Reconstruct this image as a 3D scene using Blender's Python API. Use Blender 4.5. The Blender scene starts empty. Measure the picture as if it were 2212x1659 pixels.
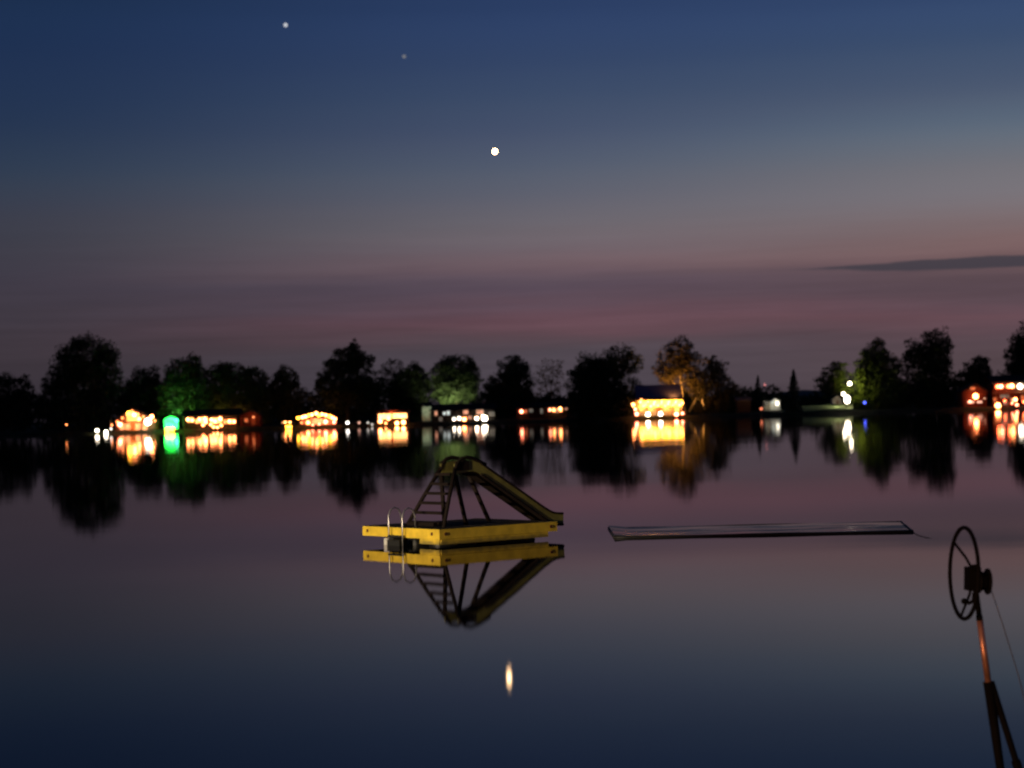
import bpy, math, random
import numpy as np
from mathutils import Vector, Matrix

# ------------------------------------------------------------------ camera
sc = bpy.context.scene
col = sc.collection
R = math.radians
FPX, CX, CY = 4400.0, 1106.0, 829.5          # focal length / centre, for a 2212 px wide frame
CAM_H = 2.8
PITCH = math.atan(63.5 / FPX)
ROLL = math.atan(0.0272)
F = Vector((0, math.cos(PITCH), math.sin(PITCH)))
U0 = Vector((0, -math.sin(PITCH), math.cos(PITCH)))
R0 = Vector((1, 0, 0))
RT = R0 * math.cos(ROLL) - U0 * math.sin(ROLL)
UP = R0 * math.sin(ROLL) + U0 * math.cos(ROLL)
CAM = Vector((0, 0, CAM_H))
cam = bpy.data.cameras.new('camera')
cam.sensor_width = 36
cam.lens = 36 * FPX / 2212
cam.clip_start = 0.1
cam.clip_end = 20000
cam.dof.use_dof = True
cam.dof.focus_distance = 26.0
cam.dof.aperture_fstop = cam.lens / 1000 / 0.038
camo = bpy.data.objects.new('camera', cam)
col.objects.link(camo)
camo.matrix_world = Matrix(((RT.x, UP.x, -F.x, CAM.x), (RT.y, UP.y, -F.y, CAM.y),
                            (RT.z, UP.z, -F.z, CAM.z), (0, 0, 0, 1)))
sc.camera = camo
sc.view_settings.view_transform = 'Standard'
sc.view_settings.look = 'None'
sc.view_settings.exposure = 0
sc.view_settings.gamma = 1
sc.cycles.use_denoising = True
sc.cycles.denoising_prefilter = 'ACCURATE'
sc.cycles.filter_width = 1.9
sc.cycles.max_bounces = 6
sc.cycles.sample_clamp_indirect = 6
sc.cycles.caustics_reflective = True
sc.cycles.blur_glossy = 0.0

# ------------------------------------------------------------------ sky
def s2l(c):
    return tuple((v / 255 / 12.92 if v / 255 <= 0.04045 else ((v / 255 + 0.055) / 1.055) ** 2.4) for v in c)

world = bpy.data.worlds.new('World')
sc.world = world
world.use_nodes = True
nt = world.node_tree
nt.nodes.clear()
def N(t, **k):
    n = nt.nodes.new(t)
    for a, b in k.items():
        setattr(n, a, b)
    return n
def MA(op, a, b=None, c=None, clamp=False):
    n = N('ShaderNodeMath', operation=op, use_clamp=clamp)
    for i, v in enumerate((a, b, c)):
        if v is None:
            continue
        if isinstance(v, (int, float)):
            n.inputs[i].default_value = v
        else:
            nt.links.new(v, n.inputs[i])
    return n.outputs[0]
tc = N('ShaderNodeTexCoord')
sep = N('ShaderNodeSeparateXYZ')
nt.links.new(tc.outputs['Generated'], sep.inputs[0])
el = MA('MULTIPLY', MA('ARCSINE', sep.outputs['Z']), 57.2958)          # elevation, degrees
az = MA('MULTIPLY', MA('ARCTAN2', sep.outputs['X'], sep.outputs['Y']), 57.2958)
# long thin layers of cloud: shift the elevation a little by stretched noise
cmb = N('ShaderNodeCombineXYZ')
nt.links.new(MA('MULTIPLY', az, 0.10), cmb.inputs[0])
nt.links.new(MA('MULTIPLY', el, 1.3), cmb.inputs[1])
nz = N('ShaderNodeTexNoise')
nz.inputs['Scale'].default_value = 1.0
nz.inputs['Detail'].default_value = 6.0
nt.links.new(cmb.outputs[0], nz.inputs['Vector'])
nzc = MA('SUBTRACT', nz.outputs['Fac'], 0.5)
lowmask = MA('SUBTRACT', 1.0, MA('DIVIDE', MA('SUBTRACT', el, 2.5), 3.5), clamp=True)
els = MA('ADD', el, MA('MULTIPLY', MA('MULTIPLY', nzc, 1.25), lowmask))
t01 = MA('DIVIDE', els, 30.0, clamp=True)
def ramp(stops):
    r = N('ShaderNodeValToRGB')
    cr = r.color_ramp
    cr.interpolation = 'CARDINAL'
    stops = sorted(stops)
    while len(cr.elements) < len(stops):
        cr.elements.new(0.5)
    for e, (d, c) in zip(cr.elements, stops):
        e.position = d / 30.0
    for e, (d, c) in zip(cr.elements, stops):
        e.color = (*s2l(c), 1)
    nt.links.new(t01, r.inputs[0])
    return r.outputs[0]
RL = ramp([(0, (52, 47, 55)), (2.1, (60, 53, 61)), (3.05, (62, 56, 66)), (4.0, (62, 58, 70)), (4.96, (60, 60, 72)),
           (5.91, (57, 61, 76)), (6.87, (48, 60, 80)), (8.15, (37, 53, 80)), (10.05, (30, 48, 80)), (11.65, (26, 45, 76)), (30, (14, 25, 48))])
RM = ramp([(0, (73, 66, 75)), (1.65, (79, 71, 80)), (2.04, (85, 69, 77)), (2.55, (101, 73, 83)), (3.12, (93, 74, 86)), (3.7, (90, 76, 89)),
           (4.07, (109, 90, 98)), (4.58, (111, 98, 106)), (5.22, (107, 101, 109)), (5.99, (96, 97, 110)), (6.81, (84, 92, 110)),
           (7.77, (71, 82, 107)), (8.72, (61, 76, 104)), (9.67, (52, 69, 102)), (11.28, (42, 61, 99)), (30, (18, 30, 57))])
RR = ramp([(0, (77, 65, 70)), (1.09, (84, 69, 75)), (1.85, (88, 70, 78)), (2.42, (102, 75, 84)), (2.81, (89, 71, 80)), (3.45, (91, 73, 80)),
           (4.09, (118, 93, 95)), (4.6, (121, 101, 103)), (5.55, (121, 114, 120)), (6.5, (112, 112, 120)), (7.46, (94, 106, 122)),
           (8.41, (77, 90, 113)), (9.69, (61, 79, 109)), (10.96, (50, 70, 106)), (30, (22, 34, 61))])
def MIX(f, a, b):
    n = N('ShaderNodeMixRGB')
    nt.links.new(f, n.inputs[0])
    for i, v in ((1, a), (2, b)):
        if isinstance(v, tuple):
            n.inputs[i].default_value = (*v, 1)
        else:
            nt.links.new(v, n.inputs[i])
    return n.outputs[0]
# the afterglow lies to the right of the frame: fall off with the angle from it
ang = MA('ABSOLUTE', MA('SUBTRACT', az, 45.0))
ang = MA('MINIMUM', ang, MA('SUBTRACT', 360.0, ang))
sA = N('ShaderNodeMapRange', interpolation_type='SMOOTHSTEP')
for i, v in zip((1, 2, 3, 4), (60.0, 42.0, 0.0, 1.0)):
    sA.inputs[i].default_value = v
nt.links.new(ang, sA.inputs[0])
sB = N('ShaderNodeMapRange', interpolation_type='SMOOTHSTEP')
for i, v in zip((1, 2, 3, 4), (46.0, 29.0, 0.0, 1.0)):
    sB.inputs[i].default_value = v
nt.links.new(ang, sB.inputs[0])
skyc = MIX(sB.outputs[0], MIX(sA.outputs[0], RL, RM), RR)
# faint wisps in the low afterglow
cmb3 = N('ShaderNodeCombineXYZ')
nt.links.new(MA('MULTIPLY', az, 0.16), cmb3.inputs[0])
nt.links.new(MA('MULTIPLY', el, 3.2), cmb3.inputs[1])
nz3 = N('ShaderNodeTexNoise')
nz3.inputs['Scale'].default_value = 1.0
nz3.inputs['Detail'].default_value = 7.0
nz3.inputs['Roughness'].default_value = 0.6
nt.links.new(cmb3.outputs[0], nz3.inputs['Vector'])
wisp = MA('MULTIPLY', MA('MULTIPLY', MA('SUBTRACT', nz3.outputs['Fac'], 0.5), 0.55), lowmask)
wn = N('ShaderNodeVectorMath', operation='SCALE')
nt.links.new(skyc, wn.inputs[0])
nt.links.new(MA('ADD', 1.0, wisp), wn.inputs['Scale'])
skyc = wn.outputs[0]
# a thin dark bank of cloud low on the right
cmb2 = N('ShaderNodeCombineXYZ')
nt.links.new(MA('MULTIPLY', az, 0.55), cmb2.inputs[0])
nt.links.new(MA('MULTIPLY', el, 3.0), cmb2.inputs[1])
nz2 = N('ShaderNodeTexNoise')
nz2.inputs['Scale'].default_value = 1.0
nz2.inputs['Detail'].default_value = 5.0
nt.links.new(cmb2.outputs[0], nz2.inputs['Vector'])
dcl = MA('ABSOLUTE', MA('ADD', MA('SUBTRACT', el, 3.77), MA('MULTIPLY', MA('SUBTRACT', nz2.outputs['Fac'], 0.5), 0.16)))
half = MA('MULTIPLY', MA('SUBTRACT', MA('MINIMUM', az, 11.6), 7.6), 0.046)
half = MA('MINIMUM', half, MA('MULTIPLY', MA('SUBTRACT', 60.0, az), 0.02))
cl = MA('DIVIDE', MA('SUBTRACT', half, dcl), 0.06, clamp=True)
cl = MA('MULTIPLY', cl, 0.92)
skyc = MIX(cl, skyc, s2l((64, 60, 70)))
# physical twilight sky underneath, sun already below the horizon to the right
nish = N('ShaderNodeTexSky', sky_type='NISHITA', sun_disc=False)
nish.sun_elevation = R(-5)
nish.sun_rotation = R(45)
bg1 = N('ShaderNodeBackground')
nt.links.new(skyc, bg1.inputs[0])
bg1.inputs[1].default_value = 1.0
bg2 = N('ShaderNodeBackground')
nt.links.new(nish.outputs[0], bg2.inputs[0])
bg2.inputs[1].default_value = 0.05
add = N('ShaderNodeAddShader')
nt.links.new(bg1.outputs[0], add.inputs[0])
nt.links.new(bg2.outputs[0], add.inputs[1])
wo = N('ShaderNodeOutputWorld')
nt.links.new(add.outputs[0], wo.inputs[0])

# ------------------------------------------------------------------ helpers
rng = random.Random(7)
npr = np.random.default_rng(11)

def ray(px, py):
    return F + RT * ((px - CX) / FPX) - UP * ((py - CY) / FPX)
def at(px, py, D):
    d = ray(px, py)
    return CAM + d * (D / d.y)
def on_z(px, py, z=0.0):
    d = ray(px, py)
    return CAM + d * ((z - CAM_H) / d.z)

MATS = {}
def mat(name, color, rough=0.7, metal=0.0, var=0.25, scale=3.0, coat=0.0, bump=0.0, spec=0.5):
    if name in MATS:
        return MATS[name]
    m = bpy.data.materials.new(name)
    m.use_nodes = True
    t = m.node_tree
    b = t.nodes['Principled BSDF']
    b.inputs['Roughness'].default_value = rough
    b.inputs['Metallic'].default_value = metal
    b.inputs['Specular IOR Level'].default_value = spec if rough < .7 else min(spec, .08)
    b.inputs['Coat Weight'].default_value = coat
    tcn = t.nodes.new('ShaderNodeTexCoord')
    n = t.nodes.new('ShaderNodeTexNoise')
    n.inputs['Scale'].default_value = scale
    n.inputs['Detail'].default_value = 6
    t.links.new(tcn.outputs['Object'], n.inputs['Vector'])
    r = t.nodes.new('ShaderNodeValToRGB')
    r.color_ramp.elements[0].position = 0.3
    r.color_ramp.elements[1].position = 0.7
    r.color_ramp.elements[0].color = (*[max(0, c * (1 - var)) for c in color], 1)
    r.color_ramp.elements[1].color = (*[min(1, c * (1 + var)) for c in color], 1)
    t.links.new(n.outputs['Fac'], r.inputs[0])
    t.links.new(r.outputs[0], b.inputs['Base Color'])
    if bump:
        bp = t.nodes.new('ShaderNodeBump')
        bp.inputs['Strength'].default_value = bump
        bp.inputs['Distance'].default_value = 0.02
        t.links.new(n.outputs['Fac'], bp.inputs['Height'])
        t.links.new(bp.outputs[0], b.inputs['Normal'])
    MATS[name] = m
    return m
def glow(name, color, strength, var=0.25, scale=0.9):
    """a lit pane, shade or bulb: uneven brightness over its surface"""
    if name in MATS:
        return MATS[name]
    m = bpy.data.materials.new(name)
    m.use_nodes = True
    t = m.node_tree
    t.nodes.clear()
    o = t.nodes.new('ShaderNodeOutputMaterial')
    e = t.nodes.new('ShaderNodeEmission')
    e.inputs[0].default_value = (*color, 1)
    tcn = t.nodes.new('ShaderNodeTexCoord')
    n = t.nodes.new('ShaderNodeTexNoise')
    n.inputs['Scale'].default_value = scale
    t.links.new(tcn.outputs['Object'], n.inputs['Vector'])
    mr = t.nodes.new('ShaderNodeMapRange')
    mr.inputs[1].default_value, mr.inputs[2].default_value = 0.3, 0.7
    mr.inputs[3].default_value, mr.inputs[4].default_value = strength * (1 - var), strength * (1 + var)
    t.links.new(n.outputs['Fac'], mr.inputs[0])
    t.links.new(mr.outputs[0], e.inputs[1])
    t.links.new(e.outputs[0], o.inputs[0])
    MATS[name] = m
    return m

class MB:
    def __init__(s):
        s.v, s.f = [], []
    def box(s, c, d, rot=None):
        k = len(s.v)
        for i in (-.5, .5):
            for j in (-.5, .5):
                for l in (-.5, .5):
                    p = Vector((i * d[0], j * d[1], l * d[2]))
                    if rot is not None:
                        p = rot @ p
                    s.v.append(tuple(p + Vector(c)))
        for q in ((0, 1, 3, 2), (4, 6, 7, 5), (0, 4, 5, 1), (2, 3, 7, 6), (0, 2, 6, 4), (1, 5, 7, 3)):
            s.f.append(tuple(k + i for i in q))
        return s
    def span(s, a, b):
        a, b = Vector(a), Vector(b)
        return s.box((a + b) / 2, [abs(x) for x in (b - a)])
    def tube(s, pts, r, n=8, cap=True):
        pts = [Vector(p) for p in pts]
        rs = r if isinstance(r, (list, tuple)) else [r] * len(pts)
        rings = []
        for i, p in enumerate(pts):
            a = pts[max(0, i - 1)]
            b = pts[min(len(pts) - 1, i + 1)]
            d = (b - a).normalized()
            x = d.cross(Vector((0, 0, 1)))
            if x.length < 1e-3:
                x = d.cross(Vector((0, 1, 0)))
            x.normalize()
            y = d.cross(x)
            k = len(s.v)
            for j in range(n):
                t = 2 * math.pi * j / n
                s.v.append(tuple(p + x * math.cos(t) * rs[i] + y * math.sin(t) * rs[i]))
            rings.append(k)
        for a, b in zip(rings, rings[1:]):
            for j in range(n):
                s.f.append((a + j, a + (j + 1) % n, b + (j + 1) % n, b + j))
        if cap:
            s.f.append(tuple(rings[0] + j for j in range(n))[::-1])
            s.f.append(tuple(rings[-1] + j for j in range(n)))
        return s
    def ring(s, c, ax, rad, r, n=40, m=8):
        c, ax = Vector(c), Vector(ax).normalized()
        x = ax.cross(Vector((0, 0, 1))).normalized()
        y = ax.cross(x)
        k = len(s.v)
        for i in range(n):
            t = 2 * math.pi * i / n
            d = x * math.cos(t) + y * math.sin(t)
            for j in range(m):
                u = 2 * math.pi * j / m
                s.v.append(tuple(c + d * (rad + r * math.cos(u)) + ax * r * math.sin(u)))
        for i in range(n):
            for j in range(m):
                a, b = k + i * m, k + ((i + 1) % n) * m
                s.f.append((a + j, b + j, b + (j + 1) % m, a + (j + 1) % m))
        return s
    def ball(s, c, r, n=10, m=7, sz=1.0):
        c = Vector(c)
        k = len(s.v)
        s.v.append(tuple(c + Vector((0, 0, r * sz))))
        for i in range(1, m):
            ph = math.pi * i / m
            for j in range(n):
                t = 2 * math.pi * j / n
                s.v.append(tuple(c + Vector((r * math.sin(ph) * math.cos(t), r * math.sin(ph) * math.sin(t), r * sz * math.cos(ph)))))
        s.v.append(tuple(c - Vector((0, 0, r * sz))))
        e = len(s.v) - 1
        for j in range(n):
            s.f.append((k, k + 1 + j, k + 1 + (j + 1) % n))
            b = k + 1 + (m - 2) * n
            s.f.append((e, b + (j + 1) % n, b + j))
        for i in range(m - 2):
            for j in range(n):
                a = k + 1 + i * n
                s.f.append((a + j, a + n + j, a + n + (j + 1) % n, a + (j + 1) % n))
        return s
    def poly(s, pts):
        k = len(s.v)
        s.v += [tuple(p) for p in pts]
        s.f.append(tuple(range(k, k + len(pts))))
        return s
    def prism(s, prof, axis_a, axis_b):
        """closed prism: profile points (x,z) from y=axis_a to y=axis_b"""
        k = len(s.v)
        n = len(prof)
        for y in (axis_a, axis_b):
            s.v += [(p[0], y, p[1]) for p in prof]
        s.f.append(tuple(k + i for i in range(n)))
        s.f.append(tuple(k + n + i for i in range(n))[::-1])
        for i in range(n):
            j = (i + 1) % n
            s.f.append((k + j, k + i, k + n + i, k + n + j))
        return s
    def build(s, name, m, parent=None, smooth=False):
        me = bpy.data.meshes.new(name)
        me.from_pydata(s.v, [], s.f)
        me.validate()
        me.update()
        if smooth:
            for p in me.polygons:
                p.use_smooth = True
        if m:
            me.materials.append(m)
        o = bpy.data.objects.new(name, me)
        col.objects.link(o)
        if parent:
            o.parent = parent
        return o

def tag(o, label=None, cat=None, group=None, kind=None):
    for k, v in (('label', label), ('category', cat), ('group', group), ('kind', kind)):
        if v:
            o[k] = v
    return o
def empty(name, loc, label, cat, group=None, rz=0):
    o = bpy.data.objects.new(name, None)
    o.empty_display_size = 0.3
    o.location = loc
    o.rotation_euler = (0, 0, rz)
    col.objects.link(o)
    return tag(o, label, cat, group)
def lamp_light(parent, loc, color, power, radius=0.3, name='lamp_light', spot=None, aim=None):
    l = bpy.data.lights.new(name, 'SPOT' if spot else 'POINT')
    l.energy = power
    l.color = color
    l.shadow_soft_size = radius
    o = bpy.data.objects.new(name, l)
    o.location = loc
    if spot:
        l.spot_size = R(spot)
        l.spot_blend = 0.8
        o.rotation_euler = Vector(aim).to_track_quat('-Z', 'Y').to_euler()
    col.objects.link(o)
    o.parent = parent
    return o

WARM, YEL, WHITE, RED, PEACH = (1, .27, .075), (1, .42, .028), (1, .93, .8), (1, .2, .05), (1, .42, .2)
M_dark = mat('dark_siding', (.022, .019, .018), .8)
M_brown = mat('brown_siding', (.12, .07, .04), .8)
M_red = mat('red_siding', (.07, .018, .013), .8)
M_cream = mat('cream_siding', (.55, .48, .38), .75)
M_white = mat('white_siding', (.75, .74, .70), .7, var=.08)
M_pink = mat('rose_siding', (.55, .28, .25), .75)
M_roof = mat('dark_shingles', (.022, .020, .022), .85)
M_roofb = mat('blue_grey_shingles', (.16, .13, .22), .85)
M_deck = mat('weathered_deck_wood', (.16, .12, .09), .85)
M_metal = mat('dark_metal', (.06, .06, .06), .5, .6)
M_frame = mat('window_trim', (.35, .32, .28), .6)
M_bark = mat('bark', (.10, .075, .055), .9, scale=1.5)
M_pale_bark = mat('pale_bark', (.45, .38, .28), .9, scale=1.5)

# ------------------------------------------------------------------ water and land
def water_material():
    m = bpy.data.materials.new('still_lake_water')
    m.use_nodes = True
    t = m.node_tree
    t.nodes.remove(t.nodes['Principled BSDF'])
    deep = t.nodes.new('ShaderNodeBsdfDiffuse')
    deep.inputs[0].default_value = (.006, .008, .009, 1)
    gl = t.nodes.new('ShaderNodeBsdfGlossy')
    gl.distribution = 'BECKMANN'
    gl.inputs['Color'].default_value = (1, .975, 1, 1)
    gl.inputs['Roughness'].default_value = .041
    fr = t.nodes.new('ShaderNodeFresnel')
    fr.inputs['IOR'].default_value = 1.15
    mixs = t.nodes.new('ShaderNodeMixShader')
    t.links.new(fr.outputs[0], mixs.inputs[0])
    t.links.new(deep.outputs[0], mixs.inputs[1])
    t.links.new(gl.outputs[0], mixs.inputs[2])
    t.links.new(mixs.outputs[0], t.nodes['Material Output'].inputs[0])
    tcn = t.nodes.new('ShaderNodeTexCoord')
    hs = []
    for sc_, amp, stretch in ((0.05, 1.0, .35), (0.5, .05, .6)):
        mp = t.nodes.new('ShaderNodeMapping')
        mp.inputs['Scale'].default_value = (stretch, 1, 1)
        t.links.new(tcn.outputs['Object'], mp.inputs['Vector'])
        n = t.nodes.new('ShaderNodeTexNoise')
        n.inputs['Scale'].default_value = sc_
        n.inputs['Detail'].default_value = 1.5
        t.links.new(mp.outputs[0], n.inputs['Vector'])
        mu = t.nodes.new('ShaderNodeMath')
        mu.operation = 'MULTIPLY'
        mu.inputs[1].default_value = amp
        t.links.new(n.outputs['Fac'], mu.inputs[0])
        hs.append(mu)
    ad = t.nodes.new('ShaderNodeMath')
    t.links.new(hs[0].outputs[0], ad.inputs[0])
    t.links.new(hs[1].outputs[0], ad.inputs[1])
    bp = t.nodes.new('ShaderNodeBump')
    bp.inputs['Strength'].default_value = 1.0
    bp.inputs['Distance'].default_value = 0.012
    t.links.new(ad.outputs[0], bp.inputs['Height'])
    t.links.new(bp.outputs[0], gl.inputs['Normal'])
    return m
w = MB().poly([(-900, 0.5, 0), (900, 0.5, 0), (900, 616, 0), (-900, 616, 0)]).build('lake_water', water_material())
tag(w, 'still dark lake mirroring the dusk sky and shore lights', kind='structure')

def ground():
    ys = [612, 614.5, 616.5, 619, 630, 660, 720, 800, 1000, 1500, 2500, 4500, 9000]
    zs = [-.6, 0.15, .55, .8, 1.0, 1.3, 1.8, 2.2, 2.6, 3, 4, 6, 10]
    xs = np.concatenate([[-6000, -3000, -1200, -600], np.linspace(-260, 260, 131), [600, 1200, 3000, 6000]])
    b = MB()
    for y, z in zip(ys, zs):
        for x in xs:
            jz = 0 if y > 1000 else .18 * math.sin(x * .31 + y) + .12 * math.sin(x * .083)
            jy = 0 if y > 700 else 0.8 * math.sin(x * .12) + .5 * math.sin(x * .37 + 1)
            b.v.append((float(x), y + jy, z + (jz if y > 614 else 0)))
    n = len(xs)
    for i in range(len(ys) - 1):
        for j in range(n - 1):
            b.f.append((i * n + j, i * n + j + 1, (i + 1) * n + j + 1, (i + 1) * n + j))
    o = b.build('ground', mat('grassy_ground', (.022, .027, .013), .9, scale=.4, var=.5), smooth=True)
    tag(o, 'dark grassy far shore behind the lake', kind='structure')
    b = MB()
    ys = [-60, -6, -1.0, 0.6, 2.0, 4.0]
    zs = [1.4, 1.2, 1.0, .25, -.4, -1.2]
    xs = np.linspace(-120, 120, 61)
    for y, z in zip(ys, zs):
        for x in xs:
            b.v.append((float(x), y + .3 * math.sin(x * .4), z + .05 * math.sin(x * .9)))
    n = len(xs)
    for i in range(len(ys) - 1):
        for j in range(n - 1):
            b.f.append((i * n + j, i * n + j + 1, (i + 1) * n + j + 1, (i + 1) * n + j))
    o = b.build('near_bank', MATS['grassy_ground'], smooth=True)
    tag(o, 'grassy near bank under the viewpoint', kind='structure')
ground()

def hills():
    b = MB()
    n = 240
    ys = (2300, 2450, 2700, 3100)
    for i in range(n + 1):
        x = -1500 + 3000 * i / n
        h = 12 + 5 * math.sin(x * .004 + 1) + 3 * math.sin(x * .013) + 1.2 * math.sin(x * .05) + .6 * math.sin(x * .13 + 2)
        h += 9 * math.exp(-((x - 370) / 45) ** 2) + 8 * math.exp(-((x - 450) / 40) ** 2)
        for y, k in zip(ys, (0, .8, 1, .5)):
            b.v.append((x, y, h * k + 2))
    for i in range(n):
        for j in range(3):
            a = i * 4 + j
            b.f.append((a, a + 4, a + 5, a + 1))
    o = b.build('hills', mat('distant_wooded_hills', (.05, .07, .08), .95, scale=.02), smooth=True)
    tag(o, 'low distant wooded hills behind the far shore', kind='structure')
hills()

# ------------------------------------------------------------------ trees
def leaf_mat(name, c1, c2):
    m = bpy.data.materials.new(name)
    m.use_nodes = True
    t = m.node_tree
    b = t.nodes['Principled BSDF']
    b.inputs['Roughness'].default_value = .75
    b.inputs['Specular IOR Level'].default_value = .2
    tcn = t.nodes.new('ShaderNodeTexCoord')
    n = t.nodes.new('ShaderNodeTexNoise')
    n.inputs['Scale'].default_value = .7
    n.inputs['Detail'].default_value = 5
    t.links.new(tcn.outputs['Object'], n.inputs['Vector'])
    r = t.nodes.new('ShaderNodeValToRGB')
    r.color_ramp.elements[0].position, r.color_ramp.elements[1].position = .35, .65
    r.color_ramp.elements[0].color, r.color_ramp.elements[1].color = (*c1, 1), (*c2, 1)
    t.links.new(n.outputs['Fac'], r.inputs[0])
    t.links.new(r.outputs[0], b.inputs['Base Color'])
    return m
LEAF = [leaf_mat('deep_green_leaves', (.018, .026, .010), (.034, .046, .017)),
        leaf_mat('mid_green_leaves', (.030, .044, .015), (.062, .085, .028)),
        leaf_mat('russet_green_leaves', (.040, .034, .016), (.075, .060, .026)),
        leaf_mat('needle_leaves', (.014, .021, .011), (.026, .036, .017))]

def leaves_mesh(pts, size, jitter=.5):
    n = len(pts)
    a = npr.normal(size=(n, 3))
    a /= np.linalg.norm(a, axis=1)[:, None]
    c = npr.normal(size=(n, 3))
    b = np.cross(a, c)
    b /= np.linalg.norm(b, axis=1)[:, None]
    s = size * (1 + jitter * (npr.random(n) - .5) * 2)
    a *= (s * .62)[:, None]
    b *= (s * .38)[:, None]
    v = np.empty((n, 4, 3))
    v[:, 0] = pts - a
    v[:, 1] = pts - b * .9 + a * .1
    v[:, 2] = pts + a
    v[:, 3] = pts + b * .9 + a * .1
    me = bpy.data.meshes.new('crown')
    me.vertices.add(4 * n)
    me.vertices.foreach_set('co', v.reshape(-1))
    me.loops.add(4 * n)
    me.loops.foreach_set('vertex_index', np.arange(4 * n, dtype=np.int32))
    me.polygons.add(n)
    me.polygons.foreach_set('loop_start', np.arange(0, 4 * n, 4, dtype=np.int32))
    me.polygons.foreach_set('loop_total', np.full(n, 4, dtype=np.int32))
    me.update(calc_edges=True)
    return me

def rand_dirs(n):
    d = npr.normal(size=(n, 3))
    return d / np.linalg.norm(d, axis=1)[:, None]

def crown_points(lobes, dens, leaf, clumpy=.55, rough=.22):
    """lobes: (x,y,z,rx,ry,rz) in metres. Leaves in the volume plus clumps bulging out of its surface."""
    out = []
    for (x, y, z, rx, ry, rz) in lobes:
        A = math.pi * rx * rz
        n = max(30, int(dens * A / (leaf * leaf * .42)))
        nv = int(n * (1 - clumpy))
        d = rand_dirs(nv)
        r = npr.random(nv) ** .45
        out.append(np.array((x, y, z)) + d * r[:, None] * np.array((rx, ry, rz)) * .93)
        nc = max(8, int(10 + 1.1 * math.sqrt(A) * 2.2))
        cd = rand_dirs(nc)
        cr = .78 + rough * (npr.random(nc) * 2 - .9)
        cc = np.array((x, y, z)) + cd * cr[:, None] * np.array((rx, ry, rz))
        rad = min(rx, rz) * (.16 + .20 * npr.random(nc))
        w_ = rad ** 2
        idx = npr.choice(nc, size=n - nv, p=w_ / w_.sum())
        off = rand_dirs(n - nv) * (npr.random(n - nv) ** .5)[:, None]
        out.append(cc[idx] + off * rad[idx][:, None] * np.array((1.15, 1.15, .85)))
    return np.concatenate(out)

def tree(name, label, D, base, lobes, dens=4.2, leaf=.55, lm=0, group=None, bark=None, cat='tree', depth=.8, trunk=.42, clumpy=.55,
         rough=.22, limbs=True, stems=None, spikes=0, cone=None):
    b0 = at(base[0], base[1], D)
    root = empty(name, b0, label, cat, group)
    k = D / FPX
    L = []
    for (px, py, rx, ry) in lobes:
        c = at(px, py, D) - b0
        rx, ry = rx * 1.07, ry * 1.07
        L.append((c.x, c.y + rng.uniform(-.25, .25) * rx * k, c.z, rx * k, rx * k * depth, ry * k))
    pts = []
    if L:
        pts.append(crown_points(L, dens, leaf, clumpy, rough))
    if cone:
        (cx_, ytop, ybot, hw) = cone
        top, bot = at(cx_, ytop, D) - b0, at(cx_, ybot, D) - b0
        H_ = (top - bot).length
        n = int(dens * hw * k * H_ * 1.25 / (leaf * leaf * .42))
        t = npr.random(n) ** 1.15
        wd = hw * k * (np.clip((1 - t) * 1.25, 0, 1) ** .8) * (1 + .18 * np.sin(t * 60 + 3 * npr.random(n)))
        an = npr.random(n) * 6.283
        rr = npr.random(n) ** .45 * wd
        pts.append(np.stack([bot.x + (top.x - bot.x) * t + rr * np.cos(an), rr * np.sin(an), bot.z + H_ * t], 1))
    m = MB()
    if stems is None:
        zc = np.mean([l[2] for l in L]) if L else 3
        xc = np.mean([l[0] for l in L]) if L else 0
        fork = Vector((xc * .4, 0, max(1.5, zc * .45)))
        m.tube([(0, 0, -.6), (xc * .12, 0, fork.z * .5), fork], [trunk * 1.25, trunk, trunk * .85])
        if limbs:
            for l in L:
                c = Vector(l[:3])
                mid = fork.lerp(c, .5) + Vector((rng.uniform(-.4, .4), rng.uniform(-.4, .4), .3))
                m.tube([fork, mid, c], [trunk * .6, trunk * .38, trunk * .16], 6)
                for q in range(4):
                    d = Vector((rng.uniform(-1, 1), rng.uniform(-1, 1), rng.uniform(-.2, 1)))
                    d.normalize()
                    e = c + Vector((d.x * l[3], d.y * l[4], d.z * l[5])) * .8
                    m.tube([mid.lerp(c, .6), e], [trunk * .22, .05], 5)
        else:
            m.tube([fork, Vector((xc, 0, zc))], [trunk * .8, .1])
    else:
        for (a, b_, r_) in stems:
            pa, pb = at(a[0], a[1], D) - b0, at(b_[0], b_[1], D) - b0
            pm = pa.lerp(pb, .5) + Vector((rng.uniform(-.25, .25), 0, 0))
            m.tube([pa, pm, pb], [r_, r_ * .8, r_ * .55])
    if spikes:
        l = L[0]
        c0 = Vector((l[0], l[1], l[2] - l[5] * .9))
        for q in range(spikes):
            t = R(rng.uniform(-75, 75))
            f_ = rng.uniform(-.8, .8)
            e = c0 + Vector((math.sin(t) * l[3] * 1.05, f_ * l[4], (math.cos(t) * 1.85) * l[5])) * rng.uniform(.8, 1.05)
            mid = c0.lerp(e, .5) + Vector((0, 0, .5))
            m.tube([c0, mid, e], [.16, .1, .03], 5)
            n = 60
            tt = .35 + .65 * npr.random(n)
            line = np.array(c0)[None] + tt[:, None] * (np.array(e) - np.array(c0))[None]
            pts.append(line + npr.normal(size=(n, 3)) * .42)
    m.build('trunk', bark or M_bark, root, smooth=True)
    me = leaves_mesh(np.concatenate(pts), leaf)
    me.materials.append(LEAF[lm])
    o = bpy.data.objects.new('crown', me)
    col.objects.link(o)
    o.parent = root
    return root

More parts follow.
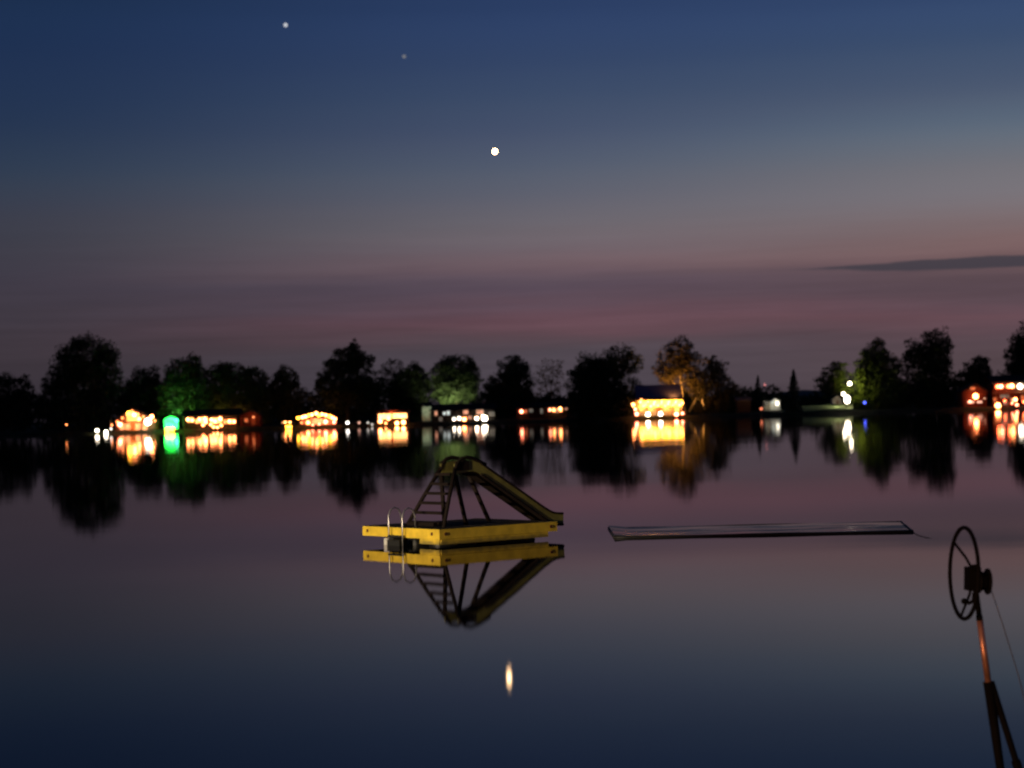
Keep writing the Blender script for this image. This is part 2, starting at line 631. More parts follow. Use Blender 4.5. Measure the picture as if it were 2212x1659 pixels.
G1 = 'trees along the far shore'
tree('broadleaf_tree', 'dark bushy tree at the left edge of the far shore', 640, (25, 925),
     [(8, 860, 45, 52), (52, 850, 24, 38), (30, 890, 50, 38)], group=G1)
tree('willow_tree', 'biggest round dark tree near the left end of the far shore', 628, (180, 930),
     [(192, 775, 62, 54), (150, 800, 46, 52), (225, 810, 40, 60), (180, 850, 76, 62), (115, 830, 24, 26), (110, 885, 40, 44), (215, 880, 38, 46), (160, 900, 60, 34)],
     dens=3.4, group=G1, trunk=.7)
tree('broadleaf_tree', 'low rounded dark tree between the biggest tree and the green lights', 655, (305, 925),
     [(308, 830, 36, 38), (280, 850, 30, 34), (330, 850, 30, 36), (300, 885, 48, 34)], group=G1)
tree('broadleaf_tree', 'tree with a pointed slanted top lit green from below', 640, (395, 925),
     [(418, 795, 22, 36), (395, 815, 40, 36), (372, 845, 30, 38), (420, 850, 40, 40), (385, 885, 44, 30)], lm=1, group=G1)
tree('broadleaf_tree', 'broad dark tree above the cottage with the row of warm windows', 648, (510, 922),
     [(470, 820, 38, 36), (505, 815, 36, 34), (548, 828, 38, 32), (520, 860, 60, 40), (460, 865, 34, 34), (565, 870, 28, 40)], lm=1, group=G1)
tree('broadleaf_tree', 'small round tree above the dim red shed', 650, (617, 920),
     [(618, 822, 28, 32), (605, 850, 24, 32), (632, 855, 24, 30), (618, 885, 36, 28)], group=G1)
tree('broadleaf_tree', 'tall layered tree with a narrow peak above the arched string lights', 645, (750, 918),
     [(766, 752, 14, 17), (752, 775, 42, 24), (782, 782, 28, 18), (735, 800, 42, 28), (765, 825, 56, 30), (715, 838, 34, 26), (790, 850, 34, 26), (745, 865, 72, 36)],
     group=G1, rough=.3, trunk=.6)
tree('broadleaf_tree', 'hazy thin tree far back between two dark crowns left of centre', 760, (850, 905),
     [(850, 800, 26, 28), (832, 815, 18, 24), (866, 815, 16, 22), (850, 850, 40, 36)], dens=1.2, lm=2, group=G1, clumpy=.7)
tree('broadleaf_tree', 'dark tree behind the pavilion with two lit panels', 655, (880, 915),
     [(895, 812, 22, 34), (870, 835, 34, 34), (910, 830, 18, 36), (885, 870, 48, 38)], group=G1)
tree('broadleaf_tree', 'round tree floodlit pale green from below behind the black house', 650, (985, 912),
     [(988, 800, 44, 36), (960, 812, 30, 34), (1015, 815, 26, 34), (985, 840, 52, 34)], lm=1, group=G1)
tree('broadleaf_tree', 'tall dark oval tree right of the black house', 636, (1098, 912),
     [(1108, 800, 34, 34), (1118, 825, 36, 44), (1080, 835, 34, 34), (1062, 850, 20, 34), (1100, 870, 56, 42), (1135, 870, 20, 40)], dens=3.6, group=G1)
tree('broadleaf_tree', 'thin see-through tree between the two dark crowns at centre', 690, (1185, 905),
     [(1195, 795, 24, 24), (1178, 812, 26, 24), (1205, 825, 18, 26), (1185, 845, 28, 24)], dens=.55, lm=2, group=G1, clumpy=.8, trunk=.3)
tree('shrub', 'low dark shrubs behind the row of small lit windows', 645, (1185, 908),
     [(1165, 872, 24, 20), (1195, 868, 26, 22), (1215, 878, 20, 20)], dens=2.5, group=G1, cat='shrub', trunk=.12)
tree('broadleaf_tree', 'massive black tree overhanging the water left of the bright yellow porch', 620, (1285, 910),
     [(1275, 815, 44, 48), (1255, 840, 32, 50), (1300, 835, 40, 60), (1260, 880, 36, 44), (1300, 885, 56, 40), (1335, 870, 34, 46), (1285, 800, 40, 30)], dens=4.0, group=G1, trunk=.7)
tree('feathery_tree', 'tall feathery tree with spreading spiky top beside the massive black tree', 640, (1345, 908),
     [(1342, 780, 44, 38), (1348, 838, 38, 46)], dens=.9, lm=1, group=G1, spikes=42, clumpy=.8, trunk=.5)
tree('broadleaf_tree', 'tall airy tree glowing orange above the bright yellow porch', 652, (1478, 900),
     [(1470, 758, 32, 30), (1455, 785, 40, 30), (1492, 785, 32, 30), (1432, 800, 22, 20), (1475, 820, 50, 30), (1510, 830, 26, 36)],
     dens=2.6, leaf=.5, lm=2, group=G1, bark=M_pale_bark, clumpy=.6, rough=.26,
     stems=[((1482, 900), (1474, 850), .45), ((1474, 850), (1468, 775), .3), ((1488, 890), (1508, 850), .35), ((1508, 850), (1500, 790), .22), ((1522, 885), (1516, 858), .25), ((1474, 850), (1440, 805), .2)])
tree('broadleaf_tree', 'reddish loose tree sloping down right of the orange-lit tree', 660, (1555, 900),
     [(1535, 800, 20, 30), (1552, 805, 20, 32), (1530, 840, 28, 36), (1565, 845, 28, 34), (1590, 862, 24, 26), (1550, 878, 52, 26)], dens=2.8, leaf=.5, lm=2, group=G1, clumpy=.6, rough=.3)
tree('conifer', 'tiny dark conifer left of the small white gabled hut', 680, (1637, 895), [], cone=(1637, 812, 895, 14), dens=3, leaf=.5, lm=3, group=G1, trunk=.18)
tree('conifer', 'small pointed conifer at the foot of the reddish sloping tree', 670, (1592, 898), [], cone=(1585, 832, 895, 16), dens=3, leaf=.5, lm=3, group=G1, trunk=.18)
tree('shrub', 'low dark hedge beside the small white gabled hut', 650, (1625, 896),
     [(1608, 862, 26, 24), (1636, 862, 22, 26), (1588, 874, 22, 22)], dens=2.6, group=G1, cat='shrub', trunk=.12)
tree('cypress_tree', 'narrow dark cypress standing alone by the water', 619, (1716, 900), [], cone=(1714, 799, 902, 20), dens=4.5, leaf=.45, lm=3, group=G1, trunk=.22)
tree('broadleaf_tree', 'dark tree with an uneven top left of the pole lamp', 650, (1800, 884),
     [(1805, 806, 26, 26), (1788, 828, 24, 26), (1825, 830, 22, 26), (1802, 845, 36, 22)], dens=3.2, group=G1, rough=.3)
tree('broadleaf_tree', 'tree lit yellow on its left flank beside the pole lamp', 648, (1895, 890),
     [(1890, 768, 30, 32), (1875, 795, 30, 36), (1912, 790, 32, 36), (1870, 825, 26, 26), (1905, 835, 56, 40), (1930, 850, 34, 36), (1900, 870, 58, 24)], lm=1, group=G1, rough=.28)
tree('broadleaf_tree', 'tallest ragged tree near the right end of the far shore', 650, (2010, 888),
     [(2022, 735, 34, 26), (1985, 760, 34, 26), (2005, 770, 48, 34), (1968, 775, 22, 18), (2030, 785, 30, 40), (2005, 820, 54, 46), (2035, 840, 30, 44), (1985, 855, 60, 34)], dens=2.9, group=G1, rough=.34, trunk=.6)
tree('broadleaf_tree', 'small dark pointed tree above the red-lit cabin', 650, (2108, 882),
     [(2112, 796, 24, 28), (2095, 815, 22, 24), (2130, 812, 16, 26), (2108, 835, 38, 26)], group=G1, rough=.3)
tree('broadleaf_tree', 'tall dark tree cut by the right edge of the view', 655, (2205, 880),
     [(2212, 745, 34, 40), (2198, 780, 28, 40), (2225, 790, 40, 50), (2192, 820, 34, 30), (2230, 840, 44, 40)], group=G1, rough=.3, trunk=.6)

tree('shrub', 'low dark bushes between the cypress and the garden shed', 662, (1765, 886),
     [(1752, 866, 18, 14), (1775, 868, 20, 13), (1735, 872, 14, 10)], dens=2.6, group=G1, cat='shrub', trunk=.12)
tree('broadleaf_tree', 'low spreading dark tree behind the small white gabled hut', 672, (1660, 893),
     [(1640, 858, 22, 20), (1668, 852, 20, 22), (1690, 862, 16, 18)], dens=2.6, group=G1, rough=.3, trunk=.25)
def far_woods():
    L = []
    x = -110
    while x < 2330:
        top = 848 + 10 * math.sin(x * .021) + 8 * math.sin(x * .05 + 1) - .0272 * (x - 1085)
        if x < 1060:
            top -= 28
        if 1235 < x < 1400 or x > 1850:
            top -= 8
        if 1645 < x < 1850:
            top = 868 - .0272 * (x - 1085) + 4
        if 1130 < x < 1235:
            top += 10
        D = 690 + rng.uniform(-15, 15)
        c = at(x, (top + 918 - .0272 * (x - 1085)) / 2, D)
        h = (918 - .0272 * (x - 1085) - top) / 2 * D / FPX
        L.append((c.x, c.y, c.z, 24 * D / FPX, 3.5, h * 1.05))
        x += 26
    me = leaves_mesh(crown_points(L, 2.6, .9, .5), .9)
    me.name = 'far_woods'
    me.materials.append(LEAF[0])
    o = bpy.data.objects.new('far_woods', me)
    col.objects.link(o)
    tag(o, 'dark mass of low woods behind the shore houses', 'woods', kind='stuff')
far_woods()

# ------------------------------------------------------------------ houses and shore lamps
class House:
    def __init__(s, name, label, cat, px, py, D, group=None):
        s.D = D
        s.o = at(px, py, D)
        s.k = D / FPX
        s.root = empty(name, s.o, label, cat, group)
    def l(s, px, py, y=0.0):
        p = at(px, py, s.D) - s.o
        return Vector((p.x, y, p.z))
    def rect(s, name, x0, y0, x1, y1, ya, yb, m):
        xm, ym = (x0 + x1) / 2, (y0 + y1) / 2
        c = s.l(xm, ym)
        w_, h_ = abs(x1 - x0) * s.k, abs(y1 - y0) * s.k
        return MB().span((c.x - w_ / 2, ya, c.z - h_ / 2), (c.x + w_ / 2, yb, c.z + h_ / 2)).build(name, m, s.root)
    def gable(s, name, x0, x1, yeave, ypeak, ya, yb, m, over=0.4, xpeak=None):
        a, b, c = s.l(x0, yeave), s.l(x1, yeave), s.l((x0 + x1) / 2 if xpeak is None else xpeak, ypeak)
        zt = .3
        ze = (a.z + b.z) / 2
        prof = [(a.x - over, ze), (c.x, c.z), (b.x + over, ze), (b.x + over, ze + zt), (c.x, c.z + zt * 1.2), (a.x - over, ze + zt)]
        prof = prof[::-1]
        r = MB().prism(prof, ya - .5, yb + .5).build(name, m, s.root)
        return r
    def gable_wall(s, x0, x1, yeave, ypeak, ya, yb, m, xpeak=None):
        a, b, c = s.l(x0, yeave), s.l(x1, yeave), s.l((x0 + x1) / 2 if xpeak is None else xpeak, ypeak)
        ze = (a.z + b.z) / 2
        return MB().prism([(b.x, ze), (c.x, c.z - .05), (a.x, ze)], ya, yb).build('gable_wall', m, s.root)
    def ridge(s, name, x0, x1, yeave, yridge, ya, yb, m, over=.6):
        """roof whose ridge runs across the view, eaves towards the water"""
        a, b = s.l(x0, yeave), s.l(x1, yeave)
        ze = (a.z + b.z) / 2
        zr = s.l((x0 + x1) / 2, yridge).z
        ym = (ya + yb) / 2
        v = []
        xa, xb = a.x - over, b.x + over
        for x in (xa, xb):
            v += [(x, ya - over, ze), (x, ym, zr), (x, yb + over, ze), (x, yb + over, ze + .25), (x, ym, zr + .3), (x, ya - over, ze + .25)]
        m_ = MB()
        m_.v = v
        for i in range(6):
            j = (i + 1) % 6
            m_.f.append((i, j, 6 + j, 6 + i))
        m_.f += [(5, 4, 3, 2, 1, 0), (6, 7, 8, 9, 10, 11)]
        return m_.build(name, m, s.root)
    def window(s, px, py, w_, h_, g, y=0.0, name='window'):
        c = s.l(px, py)
        W, H_ = w_ * s.k, h_ * s.k
        m = MB()
        t = .14
        for sx in (-1, 1):
            m.box((c.x + sx * (W / 2 + t / 2), y - .06, c.z), (t, .16, H_ + 2 * t))
        for sz in (-1, 1):
            m.box((c.x, y - .06, c.z + sz * (H_ / 2 + t / 2)), (W - .01, .14, t))
        if W > 1.2:
            m.box((c.x, y - .07, c.z), (.09, .08, H_ - .01))
        f = m.build(name, M_frame, s.root)
        MB().box((c.x, y - .015, c.z), (W, .03, H_)).build('pane', g, f)
        return f
    def bulb(s, px, py, r, g, y=-.7, name='bulb', sz=1.0):
        c = s.l(px, py)
        return MB().ball((c.x, y, c.z), r * 1.12 * s.k, 10, 7, sz).build(name, g, s.root, smooth=True)
    def wire(s, pts, y=-.7, r=.03, name='string_wire'):
        return MB().tube([s.l(a, b, y) for a, b in pts], r, 5).build(name, M_metal, s.root)
    def post(s, px, y0, y1, y=-2.0, w_=.2, m=None, name='post'):
        a, b = s.l(px, y0), s.l(px, y1)
        return MB().span((a.x - w_ / 2, y - w_ / 2, a.z), (a.x + w_ / 2, y + w_ / 2, b.z)).build(name, m or M_deck, s.root)
    def deck(s, x0, x1, ytop, ybot, ya, yb, m=None, name='deck'):
        a, b = s.l(x0, ytop), s.l(x1, ytop)
        zt, zb = (a.z + b.z) / 2, s.l((x0 + x1) / 2, ybot).z
        d = MB()
        d.span((a.x, ya, zt - .22), (b.x, yb, zt))
        n = max(2, int((b.x - a.x) / 2.5))
        for i in range(n + 1):
            x = a.x + .15 + (b.x - a.x - .3) * i / n
            d.span((x - .12, ya + .1, zb - 1.2), (x + .12, ya + .34, zt - .22))
        return d.build(name, m or M_deck, s.root)
    def light(s, px, py, color, power, y=-1.5, radius=.4, name='lamp_light', aim=(0, 1, .12), spot=150):
        c = s.l(px, py)
        return lamp_light(s.root, (c.x, y, c.z), color, power, radius, name, spot, aim)

g_warm = glow('warm_bulb_glass', WARM, 24)
g_warm_lo = glow('dim_warm_bulb_glass', WARM, 9)
g_yel = glow('yellow_bulb_glass', YEL, 16)
g_white = glow('white_bulb_glass', (1, .85, .62), 14)
g_red = glow('red_bulb_glass', (1, .13, .04), 20)
g_pink = glow('rose_bulb_glass', (1, .22, .11), 18)
g_blue = glow('blue_bulb_glass', (.08, .12, 1), 4)
p_warm = glow('warm_window_pane', WARM, 6, .5, .6)
p_peach = glow('peach_window_pane', (1, .33, .12), 2.2, .5, .6)
p_amber = glow('amber_window_pane', (1, .5, .1), 2.6, .5, .6)
p_white = glow('cool_window_pane', (.8, .9, .85), 1.0, .5, .6)
p_dim = glow('dim_grey_window_pane', (.6, .55, .45), .25, .5, .6)
p_rose = glow('rose_window_pane', (1, .42, .25), .9, .5, .6)
p_red = glow('red_window_pane', (1, .2, .06), .9, .5, .6)

# boathouse with a lit gable
h = House('boathouse', 'gabled boathouse strung with warm lights, leftmost lit building', 'boathouse', 290, 934, 618)
h.rect('wall', 250, 908, 336, 933, 0, 8, M_brown)
h.gable('roof', 250, 336, 908, 884, 0, 8, M_roof, xpeak=287)
h.gable_wall(250, 336, 907.5, 885, .05, 7.9, M_brown, xpeak=287)
h.deck(240, 340, 932, 938, -3.2, -.02)
h.window(287, 901, 26, 15, p_amber, 0, 'gable_window')
for x in (276, 298, 313, 264):
    h.window(x, 922, 9, 12, p_peach)
h.bulb(260, 917, 4.2, g_pink)
h.bulb(321, 911, 6.5, g_white, y=-1.2)
h.bulb(329, 900, 3.8, g_warm, y=-1.0)
h.bulb(280, 893, 4.2, g_yel, y=-1.0)
h.bulb(291, 896, 4.2, g_warm, y=-1.0)
h.bulb(302, 905, 3.0, g_warm, y=-1.0)
pts = [(243, 918), (255, 911), (266, 903), (276, 894), (287, 888), (299, 894), (311, 900), (324, 904), (336, 909)]
h.wire(pts, -1.1)
for (a, b) in pts:
    h.bulb(a, b, 1.7, g_warm_lo, y=-1.1)
for x in (243, 336):
    h.post(x, 905, 932, -2.9)
h.light(290, 914, WARM, 3600, -2.8)
h.light(318, 880, (1, .35, .12), 260, 10, 1.0)

def dock_lamp(label, px, py, r, g, D=613, base=None, color=WHITE, power=60, group='small lamps along the far waterline'):
    yb = base if base is not None else 913 - .0272 * (px - 1085)
    h_ = House('dock_lamp', label, 'lamp', px, yb, D, group)
    c = h_.l(px, py)
    MB().tube([(0, 0, -1.5), (0, 0, c.z - r * h_.k * .9)], .09, 6).build('post', M_metal, h_.root)
    MB().ball((0, 0, c.z), r * h_.k, 10, 7).build('globe', g, h_.root, smooth=True)
    MB().tube([(0, 0, c.z + r * h_.k * .85), (0, 0, c.z + r * h_.k * 1.15)], [r * h_.k * .6, .04], 8).build('cap', M_metal, h_.root)
    return h_
dock_lamp('white waterline lamp farthest left on the far shore', 210, 930, 3.8, g_white)
dock_lamp('white waterline lamp just left of the gabled boathouse', 229, 933, 3.8, g_white)
dock_lamp('faint small lamp at the left corner of the gabled boathouse', 240, 926, 2.4, glow('faint_white_globe', WHITE, 4))
dock_lamp('tiny orange lamp under the biggest round tree', 144, 917, 1.5, g_warm_lo, D=617)

# green cabana
h = House('cabana', 'small domed cabana glowing green and cyan between the warm-lit buildings', 'cabana', 370, 935, 615)
k = h.k
m = MB()
n = 12
prof = [(15.5, 912), (15, 908), (12, 904), (7, 901.5), (1.5, 900)]
rings = []
for (rr, yy) in prof:
    z = h.l(370, yy).z
    rings.append(len(m.v))
    for j in range(n):
        a = 2 * math.pi * j / n
        q = 1 - .05 * (j % 2)
        m.v.append((rr * k * q * math.cos(a), rr * k * q * math.sin(a), z))
for a, b in zip(rings, rings[1:]):
    for j in range(n):
        m.f.append((a + j, a + (j + 1) % n, b + (j + 1) % n, b + j))
m.f.append(tuple(rings[-1] + j for j in range(n)))
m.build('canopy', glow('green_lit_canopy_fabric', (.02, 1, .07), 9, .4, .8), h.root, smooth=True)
m = MB()
for j in range(n):
    a0, a1 = 2 * math.pi * (j + .08) / n, 2 * math.pi * (j + .92) / n
    z0, z1 = h.l(370, 926).z, h.l(370, 912.5).z
    rr = 14.5 * k
    m.poly([(rr * math.cos(a0), rr * math.sin(a0), z0), (rr * math.cos(a1), rr * math.sin(a1), z0),
            (rr * math.cos(a1), rr * math.sin(a1), z1), (rr * math.cos(a0), rr * math.sin(a0), z1)])
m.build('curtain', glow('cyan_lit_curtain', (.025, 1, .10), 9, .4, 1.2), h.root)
for sx, sy in ((-1, -1), (1, -1), (-1, 1), (1, 1)):
    MB().tube([(sx * 10.5 * k, sy * 10.5 * k, 0), (sx * 10.5 * k, sy * 10.5 * k, h.l(370, 911).z)], .1, 6).build('post', M_metal, h.root)
m = MB()
m.tube([(0, 0, -.25), (0, 0, 0)], 17 * k, 16).build('floor', M_deck, h.root)
h.bulb(365, 929, 5.0, g_yel, y=-2.3, name='lantern')
h.bulb(375, 927, 4.0, g_yel, y=-2.3, name='lantern')
h.bulb(383, 908, 3.2, glow('green_bulb', (.05, 1, .4), 8), y=-1.6, name='lantern')
h.light(362, 894, (.25, 1, .25), 1700, 18.4, .6, aim=(0, 1, .9), spot=160)
h.light(390, 884, (.5, 1, .2), 450, 18.5, .6, aim=(0, 1, .9), spot=160)
h.light(350, 872, (.35, 1, .3), 350, 18.5, .6, aim=(0, 1, .6), spot=160)
h.light(356, 908, (.05, 1, .4), 500, -3.5, .6)

# cottage with the row of warm windows
h = House('lake_cottage', 'long low cottage with a row of warm windows right of the green cabana', 'cottage', 458, 928, 622)
h.rect('wall', 398, 899, 514, 927, 0, 8, M_dark)
h.ridge('roof', 396, 516, 899, 886, -1, 9, M_roof)
h.deck(396, 516, 926, 932, -3.0, -.02)
for (x, y, w_, hh) in ((412, 907, 12, 9), (439, 907.5, 18, 11), (468, 908.5, 22, 11), (501, 910.5, 14, 8), (425, 910, 5, 8), (487, 911, 5, 8)):
    h.window(x, y, w_, hh, p_warm)
for (x, y, r) in ((407, 906, 3.4), (417, 908, 3), (432, 906, 3.6), (444, 905, 4), (446, 912, 3.2), (440, 918, 2.8), (458, 907, 3.6), (466, 910, 3.4), (477, 905, 4.2),
                  (456, 917, 2.4), (463, 922, 2.4), (471, 923, 2.6), (479, 919, 2.6), (496, 910, 3.4), (507, 911, 3), (506, 926, 2.6)):
    h.bulb(x, y, r * .8, g_warm, y=-.9 - .6 * rng.random())
h.wire([(404, 903), (430, 902), (456, 904), (478, 902), (510, 907)], -1.1)
for x in (399, 452, 490, 514):
    h.post(x, 899, 926, -2.7)
h.light(440, 905, WARM, 1500, -2.5)
h.light(478, 907, WARM, 1500, -2.5)
h.light(455, 884, (1, .6, .15), 420, 17, 1.0)
h.light(500, 888, (1, .4, .12), 300, 17, 1.0)

# dim red shed
h = House('red_shed', 'dim red waterside shed with a dull lamp left of the moored pontoon boat', 'shed', 540, 922, 622)
h.rect('wall', 518, 898, 562, 921, 0, 6, M_red)
h.gable('roof', 518, 562, 898, 888, 0, 6, M_roof)
h.gable_wall(518, 562, 897.6, 889, .05, 5.9, M_red)
h.window(532, 908, 6, 7, p_red)
h.rect('door', 543, 905, 551, 921, -.06, -.002, mat('plank_door', (.2, .08, .05), .8))
h.bulb(548, 901, 2.0, glow('dull_red_bulb', (1, .25, .08), 3), y=-.6)
h.light(547, 900, (1, .25, .08), 330, -2.6)

# moored pontoon boat with lanterns
h = House('pontoon_boat', 'small moored pontoon boat with a bright yellow lantern', 'boat', 624, 930, 606)
m = MB()
for yy in (-.9, .9):
    m.tube([(-1.9, yy, .12), (-1.6, yy, .05), (1.5, yy, .05), (1.9, yy, .18)], [.08, .3, .3, .08], 10)
m.build('pontoon', mat('aluminium', (.5, .5, .5), .4, .8), h.root, smooth=True)
MB().span((-1.8, -1.2, .34), (1.8, 1.2, .46)).build('deck', M_deck, h.root)
m = MB()
for yy in (-1.15, 1.15):
    m.tube([(-1.7, yy, 1.1), (1.7, yy, 1.1)], .03, 6)
    for xx in (-1.7, -.6, .6, 1.7):
        m.tube([(xx, yy, .46), (xx, yy, 1.1)], .025, 6)
tag(m.build('railing', M_metal, h.root), kind='stuff')
for sx in (-1.5, 1.5):
    for yy in (-1.0, 1.0):
        MB().tube([(sx, yy, .46), (sx, yy, 2.3)], .03, 6).build('canopy_post', M_metal, h.root)
MB().span((-1.75, -1.15, 2.3), (1.75, 1.15, 2.42)).build('canopy', mat('tan_canvas', (.35, .3, .2), .9), h.root)
MB().box((.1, -1.25, 1.1), (1.6, .4, .7)).build('lantern', g_yel, h.root)
h.bulb(617, 912, 1.7, g_warm, y=-1.1)
h.bulb(627, 912, 1.7, g_warm, y=-1.1)
h.bulb(611, 913, 1.4, glow('faint_orange_bulb', (1, .4, .15), 2), y=-1.1)
h.light(624, 905, YEL, 700, -2)

# pavilion with arched string lights
h = House('arched_pavilion', 'open pavilion outlined by an arch of warm string lights', 'pavilion', 686, 923, 618)
a, b = h.l(643, 902), h.l(727, 902)
zt = [(643, 903), (652, 898), (664, 893), (684, 888.5), (704, 892), (717, 897), (727, 903)]
prof = [h.l(x, y) for x, y in zt]
low = [h.l(x, y + 2.2) for x, y in zt]
m = MB()
m.prism([(p.x, p.z) for p in prof][::-1] + [(p.x, p.z) for p in low], -1.0, 7)
m.build('arched_roof', M_roof, h.root)
h.rect('back_wall', 648, 904, 724, 921, 4, 4.3, M_pink)
h.deck(640, 730, 920, 926, -2.6, 6.6)
for x in (646, 672, 698, 724):
    h.post(x, 901, 920, -.6)
arc = [(645, 903), (654, 901.5), (661, 900), (668, 897.5), (675, 896), (684, 893), (690, 897), (697, 895), (705, 897), (713, 899), (719, 902), (725, 905)]
h.wire(arc, -1.5)
for i, (x, y) in enumerate(arc):
    h.bulb(x, y, (2.6, 2.9, 3.0, 2.6)[i % 4], g_warm if i % 3 else g_yel, y=-1.5)
for (x, y, r, g) in ((666, 913, 3, g_warm), (704, 911, 3.6, g_pink), (722, 912, 2.4, g_pink), (652, 913, 1.6, g_warm_lo), (676, 918, 1.6, g_pink), (690, 916, 1.6, g_pink)):
    h.bulb(x, y, r, g, y=-.9, name='lantern')
h.light(684, 908, (1, .3, .12), 2600, 1.2)
h.light(668, 882, (1, .4, .1), 260, 17, 1)
h.light(705, 880, (1, .35, .1), 200, 17, 1)

dock_lamp('white waterline lamp between the arched pavilion and the flat-roofed pavilion', 751, 913, 3.2, glow('soft_white_globe', WHITE, 7))
dock_lamp('dull rose lamp left of the flat-roofed pavilion', 776, 913, 2.6, glow('dull_rose_globe', (1, .5, .35), 1.6))
dock_lamp('dim white lamp second to the left of the flat-roofed pavilion', 795, 913, 2.2, glow('dim_white_globe', WHITE, 1.4))
dock_lamp('dim low lamp nearest the left post of the flat-roofed pavilion', 804, 917, 2.2, MATS['dim_white_globe'])

# flat-roofed pavilion with two lit panels
h = House('flat_roofed_pavilion', 'flat-roofed waterside pavilion with two bright lit panels under its roof', 'pavilion', 848, 922, 617)
h.rect('roof', 812, 886, 884, 891, -1.4, 6, mat('red_brown_fascia', (.16, .045, .03), .8))
h.deck(812, 884, 920, 926, -2.0, 6)
for x in (815, 847, 882):
    h.post(x, 891, 920, -1.0, .22)
for (x0, x1, y0, y1) in ((818, 845, 894, 905), (849, 879, 893, 903)):
    h.rect('lit_panel', x0, y0, x1, y1, -.75, -.65, p_lit if False else glow('lit_panel_fabric', (1, .4, .12), 6, .4, 1.2))
h.rect('back_wall', 814, 892, 882, 919, 5, 5.3, M_dark)
for (x, y, r, g) in ((822, 910, 3.6, g_warm), (834, 914, 2.2, g_warm_lo), (858, 914, 3.4, g_warm), (872, 912, 3.8, g_warm), (840, 905, 2.2, g_warm)):
    h.bulb(x, y, r, g, y=-1.3, name='lantern')
h.light(848, 899, WARM, 1500, -2.2)

# long black house
h = House('lake_house', 'long black lake house with scattered windows under the floodlit tree', 'house', 1000, 916, 624)
h.rect('wall', 932, 886, 1068, 915, 0, 10, M_dark)
h.ridge('roof', 931, 1069, 886, 874, -.6, 10.6, M_roof)
h.rect('wing', 912, 878, 931, 910, -.3, 5, mat('grey_green_siding', (.30, .33, .27), .8, var=.5, scale=.8))
h.ridge('wing_roof', 911, 931, 878, 872, -.6, 5.3, M_roof, over=.3)
h.rect('chimney', 1040, 866, 1047, 884, 4, 6, mat('brick_chimney', (.25, .13, .1), .85))
h.deck(928, 1072, 911, 918, -3.4, -.02)
for (x, y, w_, hh, p) in ((942, 893, 5, 9, p_rose), (960, 893, 5, 6, p_white), (968.5, 892, 6, 8, p_white), (1006, 890.5, 10, 8, p_rose), (1036.5, 890, 14, 8, p_rose),
                          (1062, 894, 10, 8, p_dim), (981, 904.5, 6, 7, p_white), (992, 903, 7, 7, p_white), (1003, 905, 9, 7, p_warm), (1015, 902, 7, 6, p_rose), (1030, 903, 7, 7, p_warm), (952, 905, 6, 8, p_dim)):
    h.window(x, y, w_, hh, p)
for (x, y, r, g) in ((1047, 904, 5.4, g_white), (1030, 904, 3, g_white), (992, 904, 2.4, g_white), (1003, 906, 2.8, g_warm), (981, 906, 2, g_white), (1043, 899, 2.4, g_white)):
    h.bulb(x, y, r, g, y=-1.2, name='lantern')
h.light(918, 888, (.75, 1, .7), 200, -3.0)
h.light(1046, 902, WHITE, 60, -2.4)
fl = House('floodlight', 'garden floodlight behind the long black house shining into the tree', 'floodlight', 975, 900, 644)
MB().tube([(0, 0, -2), (0, 0, 3)], .1, 6).build('pole', M_metal, fl.root)
MB().box((0, 0, 3.2), (.7, .4, .4)).build('lamp_head', M_metal, fl.root)
for (fx, fp) in ((-.5, 3000), (3.0, 2600), (-3.4, 2000)):
    lamp_light(fl.root, (fx, -.4, 3.8), (.9, 1, .6), fp, .4, spot=140, aim=(.05, 1, .9))

# dark cottage row behind centre trees
h = House('low_cottage', 'low dark cottage with small amber windows between the centre trees', 'cottage', 1175, 908, 630)
h.rect('wall', 1116, 880, 1234, 907, 0, 8, M_dark)
h.ridge('roof', 1114, 1236, 880, 870, -.5, 8.5, M_roof)
for (x, y, w_, hh, p) in ((1147, 887, 8, 7, p_dim), (1170, 888, 5, 10, p_dim), (1187, 885.5, 5, 7, p_rose), (1196, 885.5, 5, 7, p_warm), (1203, 887, 5, 7, p_rose), (1211, 884.5, 5, 9, p_warm), (1222, 883, 8, 4, p_rose), (1136, 889, 4, 7, p_red)):
    h.window(x, y, w_, hh, p)
for (x, y, r, g) in ((1126.5, 889, 3.2, g_pink), (1188, 885, 2, g_pink), (1210, 883, 2.4, g_warm), (1196, 886, 1.8, g_warm)):
    h.bulb(x, y, r, g, y=-.8, name='lantern')
h.deck(1112, 1236, 904, 911, -3, -.02)
h.light(1200, 884, (1, .5, .2), 250, -2)

# bright yellow porch house
h = House('porch_house', 'house with a dazzling yellow porch and blue-grey roof beside pale trunks', 'house', 1425, 906, 624)
h.rect('wall', 1374, 862, 1474, 902, 0, 9, M_cream)
h.ridge('roof', 1376, 1472, 862, 833, 0, 10, M_roofb, over=.3)
h.rect('porch_roof', 1366, 860, 1478, 863.5, -3.4, -.02, M_roof)
h.deck(1362, 1482, 898, 907, -4.0, -.02)
for x in (1368, 1396, 1424, 1450, 1475):
    h.post(x, 863.5, 898, -3.2, .22)
m = MB()
for i in range(40):
    x = 1368 + i * (1474 - 1368) / 39
    p, q = h.l(x, 897.6), h.l(x, 890.5)
    m.box((p.x, -3.2, (p.z + q.z) / 2), (.06, .06, abs(q.z - p.z)))
p, q = h.l(1367, 890), h.l(1476, 890)
m.box(((p.x + q.x) / 2, -3.2, (p.z + q.z) / 2), (q.x - p.x, .1, .1), Matrix.Rotation(0, 3, 'Y'))
tag(m.build('railing', M_deck, h.root), kind='stuff')
